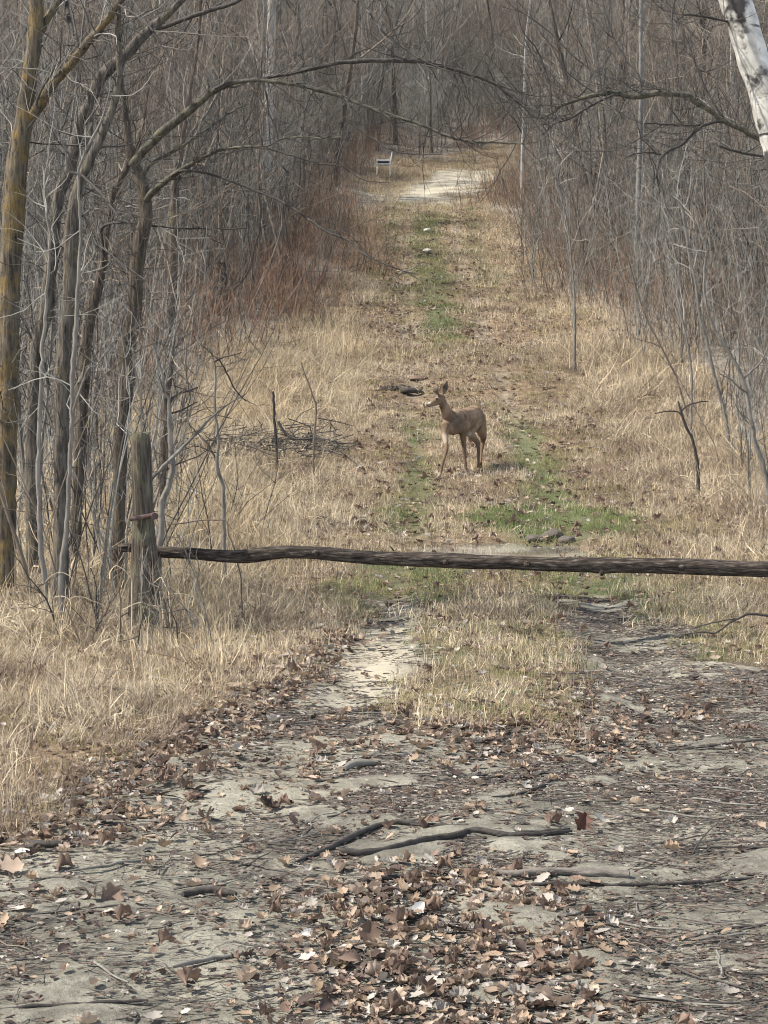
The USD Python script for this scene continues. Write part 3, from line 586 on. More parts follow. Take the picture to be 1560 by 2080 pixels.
special_leaf(920, 1575, .085, 'oak', 'leaf_dark', .7, .3, .5, 1.2, 'black crumpled leaf beyond the forked stick', .015, 15)
special_leaf(985, 1912, .085, 'maple', 'leaf_dark', .9, .3, .5, .2, 'dark crumpled leaf at the right flank of the leaf pile', .015, 16)

# ------------------------------------------------------------------ rail, post
rng = np.random.default_rng(31)
t = thing('barrier_rail', 'weathered grey pole laid across the track as a barrier', 'pole')
RAIL = [(240, 1112, 17), (270, 1113, 19), (330, 1121, 22), (380, 1123, 24), (430, 1127, 25), (480, 1130, 27), (520, 1127, 30), (550, 1123, 29), (580, 1121, 28), (620, 1122, 27), (700, 1128, 27), (780, 1135, 27), (860, 1137, 29),
        (950, 1141, 31), (1040, 1143, 28), (1100, 1146, 29), (1200, 1148, 31), (1222, 1149, 33), (1260, 1148, 30), (1400, 1151, 31), (1560, 1157, 32), (1720, 1160, 33), (1860, 1163, 34)]
rp = []
for px, py, w in RAIL:
    Y = 11.92 - .4 * (px - 240) / 1600; rp.append([*at(px, py, Y), w * Y / FPX / 2])
p = resample(rp, .022); n = len(p); sides = 22
v, f = tube(p[:, :3], 1.0, sides, True)
th = np.arange(sides) * 2 * np.pi / sides; s_ax = np.linspace(0, 5, n)
groove = meshkit.fbm(np.stack([np.repeat(s_ax, sides) * 1.7, np.tile(np.cos(th), n) * 3.6, np.tile(np.sin(th), n) * 3.6], 1), 4, 8).reshape(n, sides) - .5
rad = p[:, 3][:, None] * (1 + .55 * groove)
ctr = np.repeat(p[:, :3], sides, 0); v[:n * sides] = ctr + (v[:n * sides] - ctr) * rad.reshape(-1, 1)
obj('pole', (v, f), mat['rail'], t, 40)
b = at(800, 1120, 11.78); obj('snag', tube(np.array([b, b + [-.012, 0, .02], b + [-.03, -.004, .036]]), [.006, .004, .0015], 6), mat['rail'], t)
for kx, ky in ((640, 1124), (905, 1142), (1070, 1146), (1385, 1153)):
    b = at(kx, ky, 11.9 - .4 * (kx - 240) / 1600 - .035); obj('knot', tube(np.array([b + [0, .03, 0], b, b + [.004, -.012, .003]]), [.022, .017, .008], 8, True, .15, rng), mat['rail'], t)
b = at(1222, 1160, 11.65); obj('knot', tube(np.array([b, b + [.0, -.02, -.02]]), [.022, .012], 9), mat['rail'], t)

t = thing('gate_post', 'split grey wooden post with iron strap holding the pole at left', 'post')
POST = [(286, 880, 36), (287, 915, 39), (288, 960, 41), (290, 1010, 42), (291, 1050, 43), (292, 1100, 50), (294, 1150, 58), (294, 1200, 64), (293, 1250, 68), (292, 1310, 72)]
pp = np.array([[*at(px, py, 11.75), w * 11.75 / FPX / 2] for px, py, w in POST])
p = resample(pp, .018); n = len(p); sides = 30
v, f = tube(p[:, :3], 1.0, sides, True)
th = np.arange(sides) * 2 * np.pi / sides
gr = meshkit.fbm(np.stack([np.repeat(np.arange(n) * .012, sides), np.tile(np.cos(th), n) * 3.2, np.tile(np.sin(th), n) * 3.2], 1), 4, 3).reshape(n, sides) - .5
rad = p[:, 3][:, None] * (1 + .42 * gr); rad[:4] *= np.array([.9, .95, .98, 1])[:, None]
ctr = np.repeat(p[:, :3], sides, 0); v[:n * sides] = ctr + (v[:n * sides] - ctr) * rad.reshape(-1, 1)
v[:sides, 2] += .03 * (meshkit.noise(np.stack([np.cos(th) * 2, np.sin(th) * 2, th * 0], 1), 2) - .5)
obj('post', (v, f), mat['post'], t, 40)
def slab(c, w, d, h, seed, taper=.8):
    m = trimesh.creation.box([w, d, h]).subdivide().subdivide().subdivide(); r = m.vertices
    k = (r[:, 2] / h + .5); r[:, 0] *= 1 - (1 - taper) * k
    r += .008 * (np.stack([meshkit.fbm(r * 9 + s_, 3, seed) for s_ in (0, 7, 13)], 1) - .5); m.vertices = r + c
    return m
a_, b_ = at(264, 1054, 11.675), at(316, 1046, 11.675)
obj('iron_strap', tube(np.array([a_, (a_ + b_) / 2 + [0, -.012, 0], b_]), .014, 8), mat['iron'], t, label='rusty iron strap wrapped across the post')
c = at(314, 1048, 11.66); obj('bolt_head', trimesh.creation.cylinder(.022, .05, sections=8, transform=trimesh.transformations.rotation_matrix(math.pi / 2, [1, .2, 0])).apply_translation(c), mat['iron'], t)
rc = np.random.default_rng(77)
for k in range(11):
    px, py = rc.uniform(40, 370), rc.uniform(1170, 1290); Y = rc.uniform(10.9, 11.5); q_ = [at(px, py, Y)]; a = rc.uniform(0, 6.28); el = rc.uniform(-.3, 1.2)
    for _ in range(7): q_.append(q_[-1] + .042 * np.array([math.cos(a) * math.cos(el), .3 * math.sin(a), math.sin(el)])); el += rc.normal(-.16, .35); a += rc.normal(0, .3)
    z0 = H(q_[0][0], q_[0][1]); q_.insert(0, np.array([q_[0][0] + rc.normal(0, .04), q_[0][1], z0 - .02]))
    tag(obj('dead_stalk', tube(resample(np.array(q_), .02), .0022, 5), mat['straw_pale'], smooth=60), 'pale curled dead stalk in the dry grass around the post foot', 'stalk', 'pale curled stalks around the post')
# far support of the pole, just beyond the right of the frame
e = p[0]; bx = at(1790, 1170, 11.62)
t = thing('gate_post', 'grey wooden post beyond the right edge under the pole end', 'post')
pz_ = H(bx[0], 11.7); obj('post', tube(np.array([[bx[0], 11.68, pz_ - .2], [bx[0], 11.68, pz_ + .2], [bx[0] + .01, 11.68, bx[2] - .035]]), [.09, .085, .08], 12, True, .06, rng), mat['post'], t, 40)

# ------------------------------------------------------------------ trees traced in the foreground
def grow_twigs(mb, rng, pts, rad, count, length, thin, up=.25, sub=3, droop=0., spread=1.0, lo=.1):
    """Twigs along a course, each with side twigs."""
    n = len(pts)
    for _ in range(count):
        k = min(n - 2, int(n * rng.uniform(lo, 1)))
        base = pts[k]; tan = pts[k + 1] - pts[k]; tan /= np.linalg.norm(tan) + 1e-9
        d = tan * rng.uniform(.2, .9) + rng.normal(0, .6, 3) * [spread, spread, 1] + [0, 0, up]; d /= np.linalg.norm(d)
        L = length * rng.uniform(.35, 1.2); seg = 5; q = [base]; r0 = min(rad[k] * .6, thin * rng.uniform(.7, 1.3)); dd = d.copy()
        for s in range(seg):
            dd = dd + rng.normal(0, .22, 3) + [0, 0, (.08 if droop == 0 else -droop)]; dd /= np.linalg.norm(dd); q.append(q[-1] + dd * L / seg)
        q = np.array(q); mb.add(*tube(q, r0 * np.linspace(1, .35, seg + 1), 4, False))
        for _s in range(sub):
            kk = rng.integers(1, seg); d2 = (q[kk + 1] - q[kk]) / (L / seg) + rng.normal(0, .65, 3); d2 /= np.linalg.norm(d2); L2 = L * rng.uniform(.2, .5); w = [q[kk]]
            for s in range(3):
                d2 = d2 + rng.normal(0, .25, 3) + [0, 0, .05 - droop]; d2 /= np.linalg.norm(d2); w.append(w[-1] + d2 * L2 / 3)
            mb.add(*tube(np.array(w), r0 * .55 * np.linspace(1, .4, 4), 3, False))
def course(pts, Y0, Y1=None, step=.05):
    """pixel course [(px,py,width)] with depth from Y0 to Y1 -> (n,4)."""
    Y1 = Y0 if Y1 is None else Y1; m = len(pts); out = []
    for k, (px, py, w) in enumerate(pts):
        Y = Y0 + (Y1 - Y0) * k / max(1, m - 1); out.append([*at(px, py, Y), max(w, 1.2) * Y / FPX / 2])
    return resample(out, step)
def traced_tree(name, label, cat, Y, trunk, branches=(), bmat='bark_grey', brmat='branch_dark', twmat='twig_grey', twigs=(14, .7, .004), group=None, seed=1, sides=14, twig_trunk=0, up=.25):
    rng = np.random.default_rng(seed)
    base = at(trunk[0][0], trunk[0][1], Y); gz = H(base[0], base[1])
    c = course(trunk, Y, Y)
    if c[0, 2] > gz:
        nn = max(2, int((c[0, 2] - gz) / .06)); foot = np.c_[np.linspace(base[0], base[0], nn), np.full(nn, base[1]), np.linspace(gz - .08, c[0, 2], nn, endpoint=False), c[0, 3] * (1 + .9 * np.linspace(1, 0, nn) ** 3)]
        c = np.vstack([foot, c])
    t = thing(name, label, cat, group)
    r = np.random.default_rng(seed + 100)
    c[:, :3] += r.normal(0, .003, (len(c), 3))
    # bark ridges in the outline
    n = len(c); v, f = tube(c[:, :3], 1.0, sides, True); th = np.arange(sides) * 2 * np.pi / sides
    gr = meshkit.fbm(np.stack([np.repeat(np.arange(n) * .16, sides) + seed, np.tile(np.cos(th), n) * 1.8, np.tile(np.sin(th), n) * 1.8], 1), 3, seed).reshape(n, sides) - .5
    rad = c[:, 3][:, None] * (1 + .32 * gr); ctr = np.repeat(c[:, :3], sides, 0); v[:n * sides] = ctr + (v[:n * sides] - ctr) * rad.reshape(-1, 1)
    obj('trunk', (v, f), mat[bmat], t, 50)
    tw = MB(); mul = 3.6 if Y < 18 and max(a[2] for a in trunk) > 18 else 1.5
    if twig_trunk: grow_twigs(tw, rng, c[:, :3], c[:, 3], int(twig_trunk * mul), twigs[1], twigs[2], up, lo=.25)
    for br in branches:
        pts, Y1, mm = br[0], br[1], br[2] if len(br) > 2 else brmat
        Ys = br[3] if len(br) > 3 else Y
        b = course(pts, Ys, Y1, .035); b[:, :3] += r.normal(0, .0016, (len(b), 3))
        obj('branch', tube(b[:, :3], b[:, 3], 9, True, .07, r), mat[mm], t, 50)
        k = br[4] if len(br) > 4 else twigs[0]
        if k: grow_twigs(tw, rng, b[:, :3], b[:, 3], int(k * mul), twigs[1], twigs[2], up)
    if tw.n: tag(obj('twigs', tw, mat[twmat], t), kind='stuff')
    return t

traced_tree('bare_tree', 'thick mossy trunk at the left edge, forking near the top', 'tree', 12.4,
    [(10, 1250, 46), (12, 1060, 42), (14, 900, 42), (17, 760, 40), (20, 600, 42), (25, 480, 44), (32, 367, 46), (45, 267, 38), (55, 200, 32), (64, 133, 30), (72, 67, 32), (76, 0, 28), (80, -90, 24), (84, -300, 18)],
    [([(56, 250, 18), (85, 205, 22), (105, 175, 20), (140, 135, 18), (175, 90, 17), (210, 50, 15), (240, 8, 13), (270, -40, 10), (330, -110, 7)], 11.9, 'bark_mossy', 12.4, 10),
     ([(78, 75, 14), (95, 40, 16), (118, 0, 16), (150, -80, 13)], 12.6, 'bark_mossy', 12.4, 4),
     ([(74, 215, 5), (80, 190, 5), (100, 158, 4), (114, 131, 3)], 12.2, 'branch_dark', 12.3, 1),
     ([(238, 8, 6), (262, 22, 5), (285, 37, 5), (302, 52, 4), (330, 95, 3), (352, 130, 2)], 11.6, 'branch_dark', 11.9, 2),
     ([(135, 0, 6), (138, 25, 9), (143, 50, 8), (150, 72, 4)], 12.3, 'branch_dark', 12.6, 0)],
    'bark_mossy', 'bark_mossy', 'twig_grey', (8, .6, .0035), seed=1, twig_trunk=16)
traced_tree('bare_tree', 'leaning grey trunk second from left, arching right with a broken scar', 'tree', 13.1,
    [(75, 1190, 38), (68, 1060, 36), (68, 894, 30), (78, 694, 28), (93, 640, 28), (107, 500, 25), (120, 400, 25), (140, 345, 24), (158, 267, 23), (185, 200, 23), (212, 148, 25), (240, 125, 23), (270, 95, 22), (310, 55, 18), (350, 20, 14), (400, -30, 11), (460, -100, 8)],
    [([(300, 68, 9), (340, 52, 9), (400, 30, 9), (480, 3, 8), (560, -50, 7), (640, -75, 6), (700, -45, 5), (730, 0, 4.5), (753, 30, 4.5), (770, 57, 4), (797, 80, 4), (820, 97, 4), (843, 115, 3.5), (880, 132, 3), (925, 150, 2)], 12.2, 'branch_dark', 13.1, 8),
     ([(240, 100, 8), (240, 70, 9), (238, 40, 8), (236, 10, 7), (232, -60, 6)], 13.4, 'bark_brown', 13.1, 2),
     ([(318, 72, 4), (335, 100, 4), (350, 130, 3), (358, 150, 2)], 12.8, 'branch_dark', 13.0, 1),
     ([(278, 112, 4), (295, 150, 4), (312, 190, 3), (322, 208, 2)], 12.8, 'branch_dark', 13.05, 0),
     ([(150, 330, 9), (130, 310, 8), (120, 285, 6), (115, 250, 5), (95, 215, 3)], 13.6, 'branch_dark', 13.1, 3)],
    'bark_grey', 'branch_dark', 'twig_dark', (8, .6, .0035), seed=2, twig_trunk=16)
traced_tree('bare_tree', 'straight ridged trunk third from left with a tall fork', 'tree', 12.1,
    [(122, 1170, 34), (124, 994, 29), (126, 794, 30), (135, 667, 29), (144, 533, 30), (146, 467, 30), (152, 410, 25), (170, 350, 19), (195, 300, 17), (218, 245, 16), (236, 190, 14), (244, 130, 12), (240, 60, 11), (242, 0, 9), (250, -120, 7)],
    [([(148, 440, 16), (158, 400, 14), (164, 350, 12), (180, 300, 10), (186, 240, 8), (178, 180, 6), (165, 130, 5)], 12.6, 'bark_grey', 12.1, 4),
     ([(162, 352, 5), (190, 378, 5), (215, 405, 4), (240, 440, 3)], 11.6, 'branch_dark', 12.1, 2)],
    'bark_grey', 'branch_dark', 'twig_dark', (8, .6, .0035), seed=3, twig_trunk=18)
traced_tree('sapling', 'slender smooth pale stem standing before the ridged trunks', 'sapling', 11.5,
    [(124, 1200, 14), (128, 1127, 13), (136, 1060, 11), (141, 960, 9), (145, 860, 9), (147, 760, 9), (155, 667, 9), (160, 533, 7), (163, 477, 6), (160, 383, 6), (159, 350, 5), (173, 310, 5), (200, 257, 4), (217, 213, 3), (225, 160, 2)],
    [([(148, 840, 6), (160, 800, 5), (172, 765, 4), (182, 745, 3)], 11.3, 'smooth_pale', 11.5, 1), ([(158, 352, 4), (136, 345, 4), (133, 310, 3), (118, 270, 3), (100, 225, 2)], 11.3, 'smooth_pale', 11.5, 1)],
    'smooth_pale', 'smooth_pale', 'twig_pale', (2, .5, .003), seed=4, sides=10, twig_trunk=8)
traced_tree('sapling', 'thin pale grey stem between the two leftmost trunks', 'sapling', 11.8,
    [(92, 1190, 12), (82, 1080, 11), (78, 960, 10), (80, 860, 9), (85, 760, 9), (88, 694, 8), (96, 600, 7), (100, 480, 5), (92, 380, 4), (98, 300, 3)],
    [], 'smooth_pale', 'smooth_pale', 'twig_pale', (2, .5, .003), seed=5, sides=10, twig_trunk=9)
traced_tree('bare_tree', 'rusty brown trunk right behind the slender pale stem', 'tree', 13.6,
    [(150, 1160, 24), (158, 1000, 23), (166, 860, 25), (172, 720, 24), (188, 620, 22), (204, 560, 19), (215, 480, 15), (228, 400, 13), (262, 330, 11), (290, 260, 8), (300, 180, 6)],
    [([(205, 555, 7), (210, 500, 7), (205, 470, 6), (220, 455, 5), (255, 452, 4), (300, 458, 4), (400, 465, 3), (500, 464, 2.5)], 13.0, 'branch_dark', 13.6, 3),
     ([(205, 500, 5), (235, 525, 5), (255, 545, 4), (265, 560, 3)], 13.2, 'branch_dark', 13.5, 2)],
    'bark_brown', 'branch_dark', 'twig_brown', (8, .6, .0035), seed=6, twig_trunk=14)
arch = traced_tree('bare_tree', 'dark trunk beside the post whose branches arch over the trail', 'tree', 13.0,
    [(238, 1150, 27), (241, 1060, 25), (243, 994, 27), (244, 894, 29), (257, 794, 31), (260, 694, 33), (272, 640, 31), (276, 567, 29), (284, 500, 29), (296, 433, 28), (288, 367, 23), (272, 333, 20), (260, 283, 15), (250, 200, 12), (241, 133, 10), (238, 50, 9), (236, -60, 8)],
    [([(268, 338, 18), (290, 308, 18), (312, 285, 18), (345, 255, 18), (372, 235, 17), (402, 210, 15), (430, 187, 13), (450, 178, 11), (490, 165, 9), (520, 163, 8), (560, 166, 8), (620, 176, 8), (690, 195, 8), (740, 215, 7), (800, 236, 7), (860, 255, 6), (920, 280, 6), (960, 287, 5), (1030, 291, 4), (1070, 292, 3)], 12.0, 'branch_green', 13.0, 22),
     ([(436, 183, 8), (480, 166, 8), (540, 158, 7), (600, 147, 8), (640, 138, 8), (690, 127, 9), (740, 124, 9), (800, 123, 9), (850, 125, 8), (900, 135, 7), (950, 150, 7), (985, 162, 6), (1010, 175, 5), (1035, 195, 4), (1060, 215, 3), (1085, 240, 2)], 12.6, 'branch_dark', 12.6, 18),
     ([(294, 410, 16), (315, 385, 14), (340, 365, 12), (385, 335, 9), (420, 316, 7), (455, 303, 6), (500, 298, 5), (540, 297, 4), (570, 283, 3), (603, 278, 3), (653, 280, 3), (693, 277, 3)], 12.0, 'branch_green', 13.0, 16),
     ([(345, 362, 5), (367, 347, 5), (400, 348, 5), (467, 367, 5), (520, 388, 5), (560, 403, 5), (593, 423, 4.5), (630, 447, 4.5), (663, 470, 4.5), (707, 488, 4.5), (733, 513, 4), (770, 530, 3.5), (810, 547, 3), (850, 557, 2)], 11.6, 'branch_dark', 12.8, 8),
     ([(524, 390, 4), (530, 427, 4), (527, 467, 3.5), (518, 500, 3), (510, 540, 2.5), (475, 590, 2)], 12.4, 'branch_dark', 12.3, 1),
     ([(640, 141, 5), (655, 160, 6), (675, 180, 5), (692, 198, 4), (696, 230, 4.5), (695, 270, 4.5), (690, 300, 4), (680, 318, 4), (677, 335, 3), (680, 362, 2)], 12.3, 'branch_dark', 12.6, 1),
     ([(698, 236, 3.5), (725, 260, 3.5), (760, 283, 3), (790, 303, 3), (830, 312, 2.5), (900, 313, 2)], 12.1, 'branch_dark', 12.4, 2),
     ([(530, 166, 4), (541, 190, 4), (544, 210, 4), (538, 235, 3)], 12.5, 'branch_dark', 12.6, 1),
     ([(542, 302, 4), (565, 330, 4), (590, 355, 4), (600, 372, 3), (618, 386, 2)], 12.0, 'branch_dark', 12.2, 0),
     ([(540, 300, 3), (600, 318, 3), (650, 332, 3), (690, 337, 3), (715, 352, 2.5), (740, 366, 2), (790, 372, 1.6)], 12.0, 'branch_dark', 12.2, 0),
     ([(797, 124, 3), (800, 145, 3), (797, 165, 2)], 12.5, 'branch_dark', 12.6, 0), ([(873, 138, 4), (888, 160, 3), (900, 180, 3), (909, 197, 2)], 12.5, 'branch_dark', 12.6, 0),
     ([(933, 145, 4), (945, 180, 4), (952, 205, 3), (961, 220, 3), (953, 240, 3), (950, 265, 2)], 12.5, 'branch_dark', 12.6, 1), ([(953, 152, 3), (975, 175, 3), (990, 195, 3), (1000, 217, 2)], 12.5, 'branch_dark', 12.6, 0),
     ([(288, 372, 9), (300, 340, 8), (330, 320, 7), (365, 300, 6), (420, 262, 5), (470, 228, 4), (505, 210, 2)], 13.6, 'branch_green', 13.0, 8)],
    'bark_brown', 'branch_dark', 'twig_dark', (9, .50, .0028), seed=7, twig_trunk=26, up=.1)
traced_tree('bare_tree', 'mid sized grey trunk standing alone behind the arching tree', 'tree', 18.5,
    [(330, 960, 19), (340, 800, 19), (346, 700, 19), (350, 567, 19), (353, 450, 20), (356, 380, 18), (364, 320, 13), (374, 260, 10), (386, 180, 8), (400, 100, 7), (408, 0, 6), (415, -120, 5)],
    [([(357, 380, 8), (375, 330, 7), (385, 280, 6), (420, 230, 5), (460, 160, 4)], 19, 'bark_grey', 18.5, 4), ([(360, 495, 4), (385, 505, 4), (410, 535, 4), (428, 575, 3), (440, 610, 2)], 17.8, 'branch_dark', 18.3, 0)],
    'bark_brown', 'branch_dark', 'twig_grey', (6, .8, .004), seed=8, twig_trunk=22)
traced_tree('sapling', 'bent mauve grey sapling just right of the post', 'sapling', 12.1,
    [(322, 1120, 12), (328, 1070, 12), (329, 1027, 12), (343, 984, 12), (350, 944, 12), (345, 877, 10), (343, 834, 8), (346, 817, 7), (334, 797, 6), (328, 754, 5), (317, 714, 4), (300, 660, 3), (296, 600, 2)],
    [([(306, 974, 7), (353, 927, 8), (395, 885, 6), (430, 847, 5), (467, 820, 3), (500, 800, 2)], 12.3, 'twig_grey', 12.0, 5), ([(346, 817, 6), (360, 800, 5), (385, 793, 4), (402, 788, 3)], 12.2, 'branch_dark', 12.1, 3),
     ([(348, 840, 4), (385, 825, 3), (400, 815, 2)], 12.2, 'branch_dark', 12.1, 2)],
    'smooth_pale', 'branch_dark', 'twig_dark', (5, .35, .0026), seed=9, sides=10, twig_trunk=10)
traced_tree('sapling', 'thin forked grey sapling in bright grass right of the post', 'sapling', 14.2,
    [(455, 1062, 9), (453, 994, 8), (441, 944, 7), (443, 894, 6), (437, 827, 5), (437, 760, 5), (435, 735, 4), (424, 705, 3)],
    [([(436, 735, 4), (455, 725, 3), (470, 722, 2.5), (492, 715, 2)], 14, 'branch_dark', 14.2, 2), ([(445, 730, 3), (462, 760, 3), (480, 795, 3), (500, 815, 2)], 14.2, 'branch_dark', 14.2, 2), ([(441, 944, 4), (420, 900, 4), (400, 880, 3), (376, 852, 2)], 14.4, 'branch_dark', 14.2, 2)],
    'smooth_pale', 'branch_dark', 'twig_dark', (3, .4, .0026), seed=10, sides=9, twig_trunk=6)
traced_tree('birch_tree', 'white birch trunk with black scars leaning in at upper right', 'tree', 13.0,
    [(1790, 1200, 84), (1750, 1000, 78), (1700, 760, 74), (1640, 520, 70), (1583, 300, 67), (1555, 200, 65), (1524, 100, 64), (1493, 0, 62), (1462, -100, 60), (1400, -320, 52)],
    [([(1500, 45, 5), (1470, 42, 4), (1430, 34, 4), (1400, 30, 3), (1380, 38, 2)], 12.8, 'branch_dark', 13.0, 4), ([(1475, -60, 7), (1440, -75, 6), (1400, -40, 5), (1370, 0, 4), (1365, 40, 3)], 12.6, 'branch_dark', 13.0, 4)],
    'birch', 'branch_dark', 'twig_dark', (3, .5, .003), seed=11, sides=22)
traced_tree('bare_tree', 'dark bare tree at right whose mossy bough bows toward the trail', 'tree', 17.0,
    [(1770, 1150, 34), (1760, 1000, 30), (1740, 700, 26), (1690, 440, 20), (1620, 335, 16), (1560, 293, 13), (1507, 263, 11), (1473, 247, 10), (1440, 223, 11), (1413, 207, 12), (1400, 194, 12), (1373, 190, 12), (1330, 190, 12), (1293, 197, 12), (1257, 190, 12), (1240, 188, 11), (1190, 197, 9), (1150, 210, 7), (1120, 230, 5), (1090, 240, 4), (1075, 222, 3), (1050, 200, 2.5)],
    [([(1473, 247, 7), (1433, 253, 6), (1407, 273, 6), (1387, 293, 5), (1360, 307, 5), (1343, 320, 5), (1333, 353, 4), (1327, 380, 3)], 16.4, 'branch_dark', 17, 6),
     ([(1440, 252, 4), (1390, 255, 4), (1310, 250, 3)], 16.6, 'branch_dark', 17, 5), ([(1343, 313, 4), (1310, 310, 3), (1268, 322, 2)], 16.5, 'branch_dark', 16.6, 2),
     ([(1620, 340, 6), (1560, 320, 5), (1507, 310, 5), (1460, 297, 4)], 16.5, 'branch_dark', 17, 2), ([(1300, 195, 5), (1300, 160, 4), (1270, 120, 4), (1240, 60, 3), (1225, 0, 2)], 17.5, 'branch_dark', 17, 5),
     ([(1260, 188, 5), (1200, 215, 5), (1160, 240, 4), (1130, 250, 3), (1100, 275, 2)], 16.5, 'branch_dark', 17, 8), ([(1473, 247, 5), (1420, 150, 4), (1395, 80, 4), (1360, 10, 3)], 17.3, 'branch_dark', 17, 7),
     ([(1170, 200, 4), (1200, 150, 3), (1160, 110, 3), (1110, 60, 2), (1050, 20, 2)], 17.3, 'branch_dark', 17, 4), ([(1120, 230, 3), (1120, 200, 3), (1090, 100, 3), (1060, 60, 2), (1050, 0, 2)], 17, 'branch_dark', 17, 1)],
    'branch_green', 'branch_dark', 'twig_dark', (12, .8, .0036), seed=12, sides=12, twig_trunk=44, up=.15)
traced_tree('sapling', 'tall forked pale sapling in the right thicket', 'sapling', 25.0,
    [(1478, 880, 8), (1470, 830, 8), (1450, 760, 7), (1433, 683, 7), (1420, 633, 6), (1413, 573, 6), (1402, 527, 6), (1395, 477, 6.5), (1390, 450, 6.5), (1387, 427, 6.5), (1373, 407, 5), (1357, 387, 4), (1345, 360, 2)],
    [([(1392, 472, 4), (1380, 462, 3.5), (1366, 455, 3), (1350, 440, 2)], 25, 'smooth_pale', 25, 1), ([(1388, 430, 4), (1400, 395, 3), (1405, 340, 2)], 25, 'smooth_pale', 25, 1)],
    'smooth_pale', 'smooth_pale', 'twig_pale', (3, .8, .004), seed=13, sides=9, twig_trunk=9)
traced_tree('sapling', 'slim pale stem left of the tall forked sapling', 'sapling', 26.0,
    [(1405, 760, 5), (1400, 720, 5), (1385, 640, 4), (1375, 583, 4), (1373, 533, 4), (1367, 500, 3.5), (1352, 463, 3), (1345, 430, 2)], [([(1374, 545, 3), (1360, 530, 3), (1345, 515, 2)], 26, 'smooth_pale', 26, 0)],
    'smooth_pale', 'smooth_pale', 'twig_pale', (3, .8, .004), seed=14, sides=8, twig_trunk=7)
traced_tree('sapling', 'slender pale stem at the right edge of the grassy trail', 'sapling', 33.0,
    [(1168, 640, 5), (1165, 570, 4), (1160, 520, 4), (1157, 483, 4), (1152, 455, 3.5), (1140, 400, 3), (1130, 363, 2.5), (1125, 320, 2)], [([(1155, 470, 3), (1150, 430, 2), (1160, 390, 1.6)], 33, 'smooth_pale', 33, 0)],
    'smooth_pale', 'smooth_pale', 'twig_pale', (3, .9, .005), seed=15, sides=8, twig_trunk=8)
traced_tree('sapling', 'pale grey sapling rising at the right edge above the grass', 'sapling', 19.0,
    [(1562, 1010, 12), (1550, 944, 11), (1533, 894, 10), (1524, 844, 9), (1517, 794, 9), (1503, 754, 8), (1483, 721, 7), (1463, 690, 6), (1440, 640, 5), (1430, 580, 4), (1436, 500, 3)],
    [([(1517, 796, 5), (1505, 790, 4), (1480, 768, 3), (1462, 760, 2)], 18.8, 'smooth_pale', 19, 2), ([(1510, 770, 5), (1530, 750, 4), (1545, 735, 4), (1560, 700, 3)], 19, 'smooth_pale', 19, 2)],
    'smooth_pale', 'smooth_pale', 'twig_grey', (4, .6, .004), seed=16, sides=9, twig_trunk=14)
traced_tree('dead_sapling', 'short black dead stem standing in the grass at right', 'stem', 21.5,
    [(1418, 968, 8), (1416, 934, 7), (1408, 901, 6), (1394, 867, 6), (1384, 840, 5), (1378, 815, 3)], [([(1386, 845, 3), (1372, 835, 3), (1330, 840, 2)], 21.5, 'branch_dark', 21.5, 1), ([(1384, 836, 3), (1400, 822, 3), (1440, 815, 2)], 21.5, 'branch_dark', 21.5, 1)],
    'branch_dark', 'branch_dark', 'twig_dark', (2, .5, .003), seed=17, sides=8)
traced_tree('birch_tree', 'distant pale birch trunk behind the arching branches at left', 'tree', 52.0,
    [(540, 480, 16), (542, 380, 16), (545, 290, 16), (547, 200, 17), (550, 100, 18), (553, 0, 18), (556, -80, 16), (560, -300, 12)], [([(552, 40, 6), (575, 0, 5), (600, -60, 4)], 52, 'far_bark', 52, 5), ([(548, 170, 5), (520, 120, 4), (500, 60, 3)], 53, 'far_bark', 52, 5)],
    'far_birch', 'far_bark', 'twig_grey', (6, 2.0, .008), seed=18, sides=10, twig_trunk=20)
traced_tree('bare_tree', 'straight grey trunk at upper right seen above the mossy bough', 'tree', 42.0,
    [(1292, 560, 11), (1296, 400, 10), (1302, 200, 9), (1302, 50, 9), (1303, -60, 8), (1306, -250, 6)], [], 'far_bark', 'far_bark', 'twig_grey', (6, 1.8, .007), seed=19, sides=8, twig_trunk=26)
# forked twig at the right, in front of the pole's foot
traced_tree('twig', 'long forked dark twig leaning in from the right below the pole', 'twig', 10.7,
    [(1700, 1300, 6), (1620, 1262, 6), (1560, 1251, 6), (1530, 1247, 6), (1500, 1256, 5), (1470, 1272, 4), (1452, 1286, 4), (1420, 1283, 3), (1390, 1288, 2)], [([(1500, 1256, 4), (1470, 1260, 3), (1440, 1266, 3), (1410, 1275, 2)], 10.7, 'branch_dark', 10.7, 0)],
    'branch_dark', 'branch_dark', 'twig_dark', (0, .5, .003), seed=20, sides=7)
traced_tree('bent_stalk', 'thin bent brown stalk reaching right from the post', 'stalk', 11.9,
    [(492, 1250, 3), (488, 1170, 3), (480, 1130, 3), (466, 1085, 3), (459, 1055, 3), (440, 1055, 3), (400, 1060, 3), (340, 1066, 3)], [], 'twig_brown', 'twig_brown', 'twig_brown', (0, .5, .003), seed=22, sides=5)
traced_tree('sapling', 'dark stubby stem beside the twig heap in the left grass', 'sapling', 23.5,
    [(562, 905, 6), (558, 860, 6), (556, 820, 6), (554, 795, 5)], [([(566, 856, 6), (580, 880, 6), (600, 892, 5), (640, 890, 4)], 23.3, 'branch_dark', 23.5, 1)], 'branch_dark', 'branch_dark', 'twig_dark', (2, .5, .003), seed=23, sides=7)
traced_tree('sapling', 'thin curved stem rising from the twig heap in the left grass', 'sapling', 23.2,
    [(637, 900, 4), (641, 860, 4), (642, 830, 4), (632, 795, 3.5), (620, 760, 3), (612, 735, 2)], [], 'twig_brown', 'branch_dark', 'twig_dark', (2, .5, .003), seed=24, sides=7)

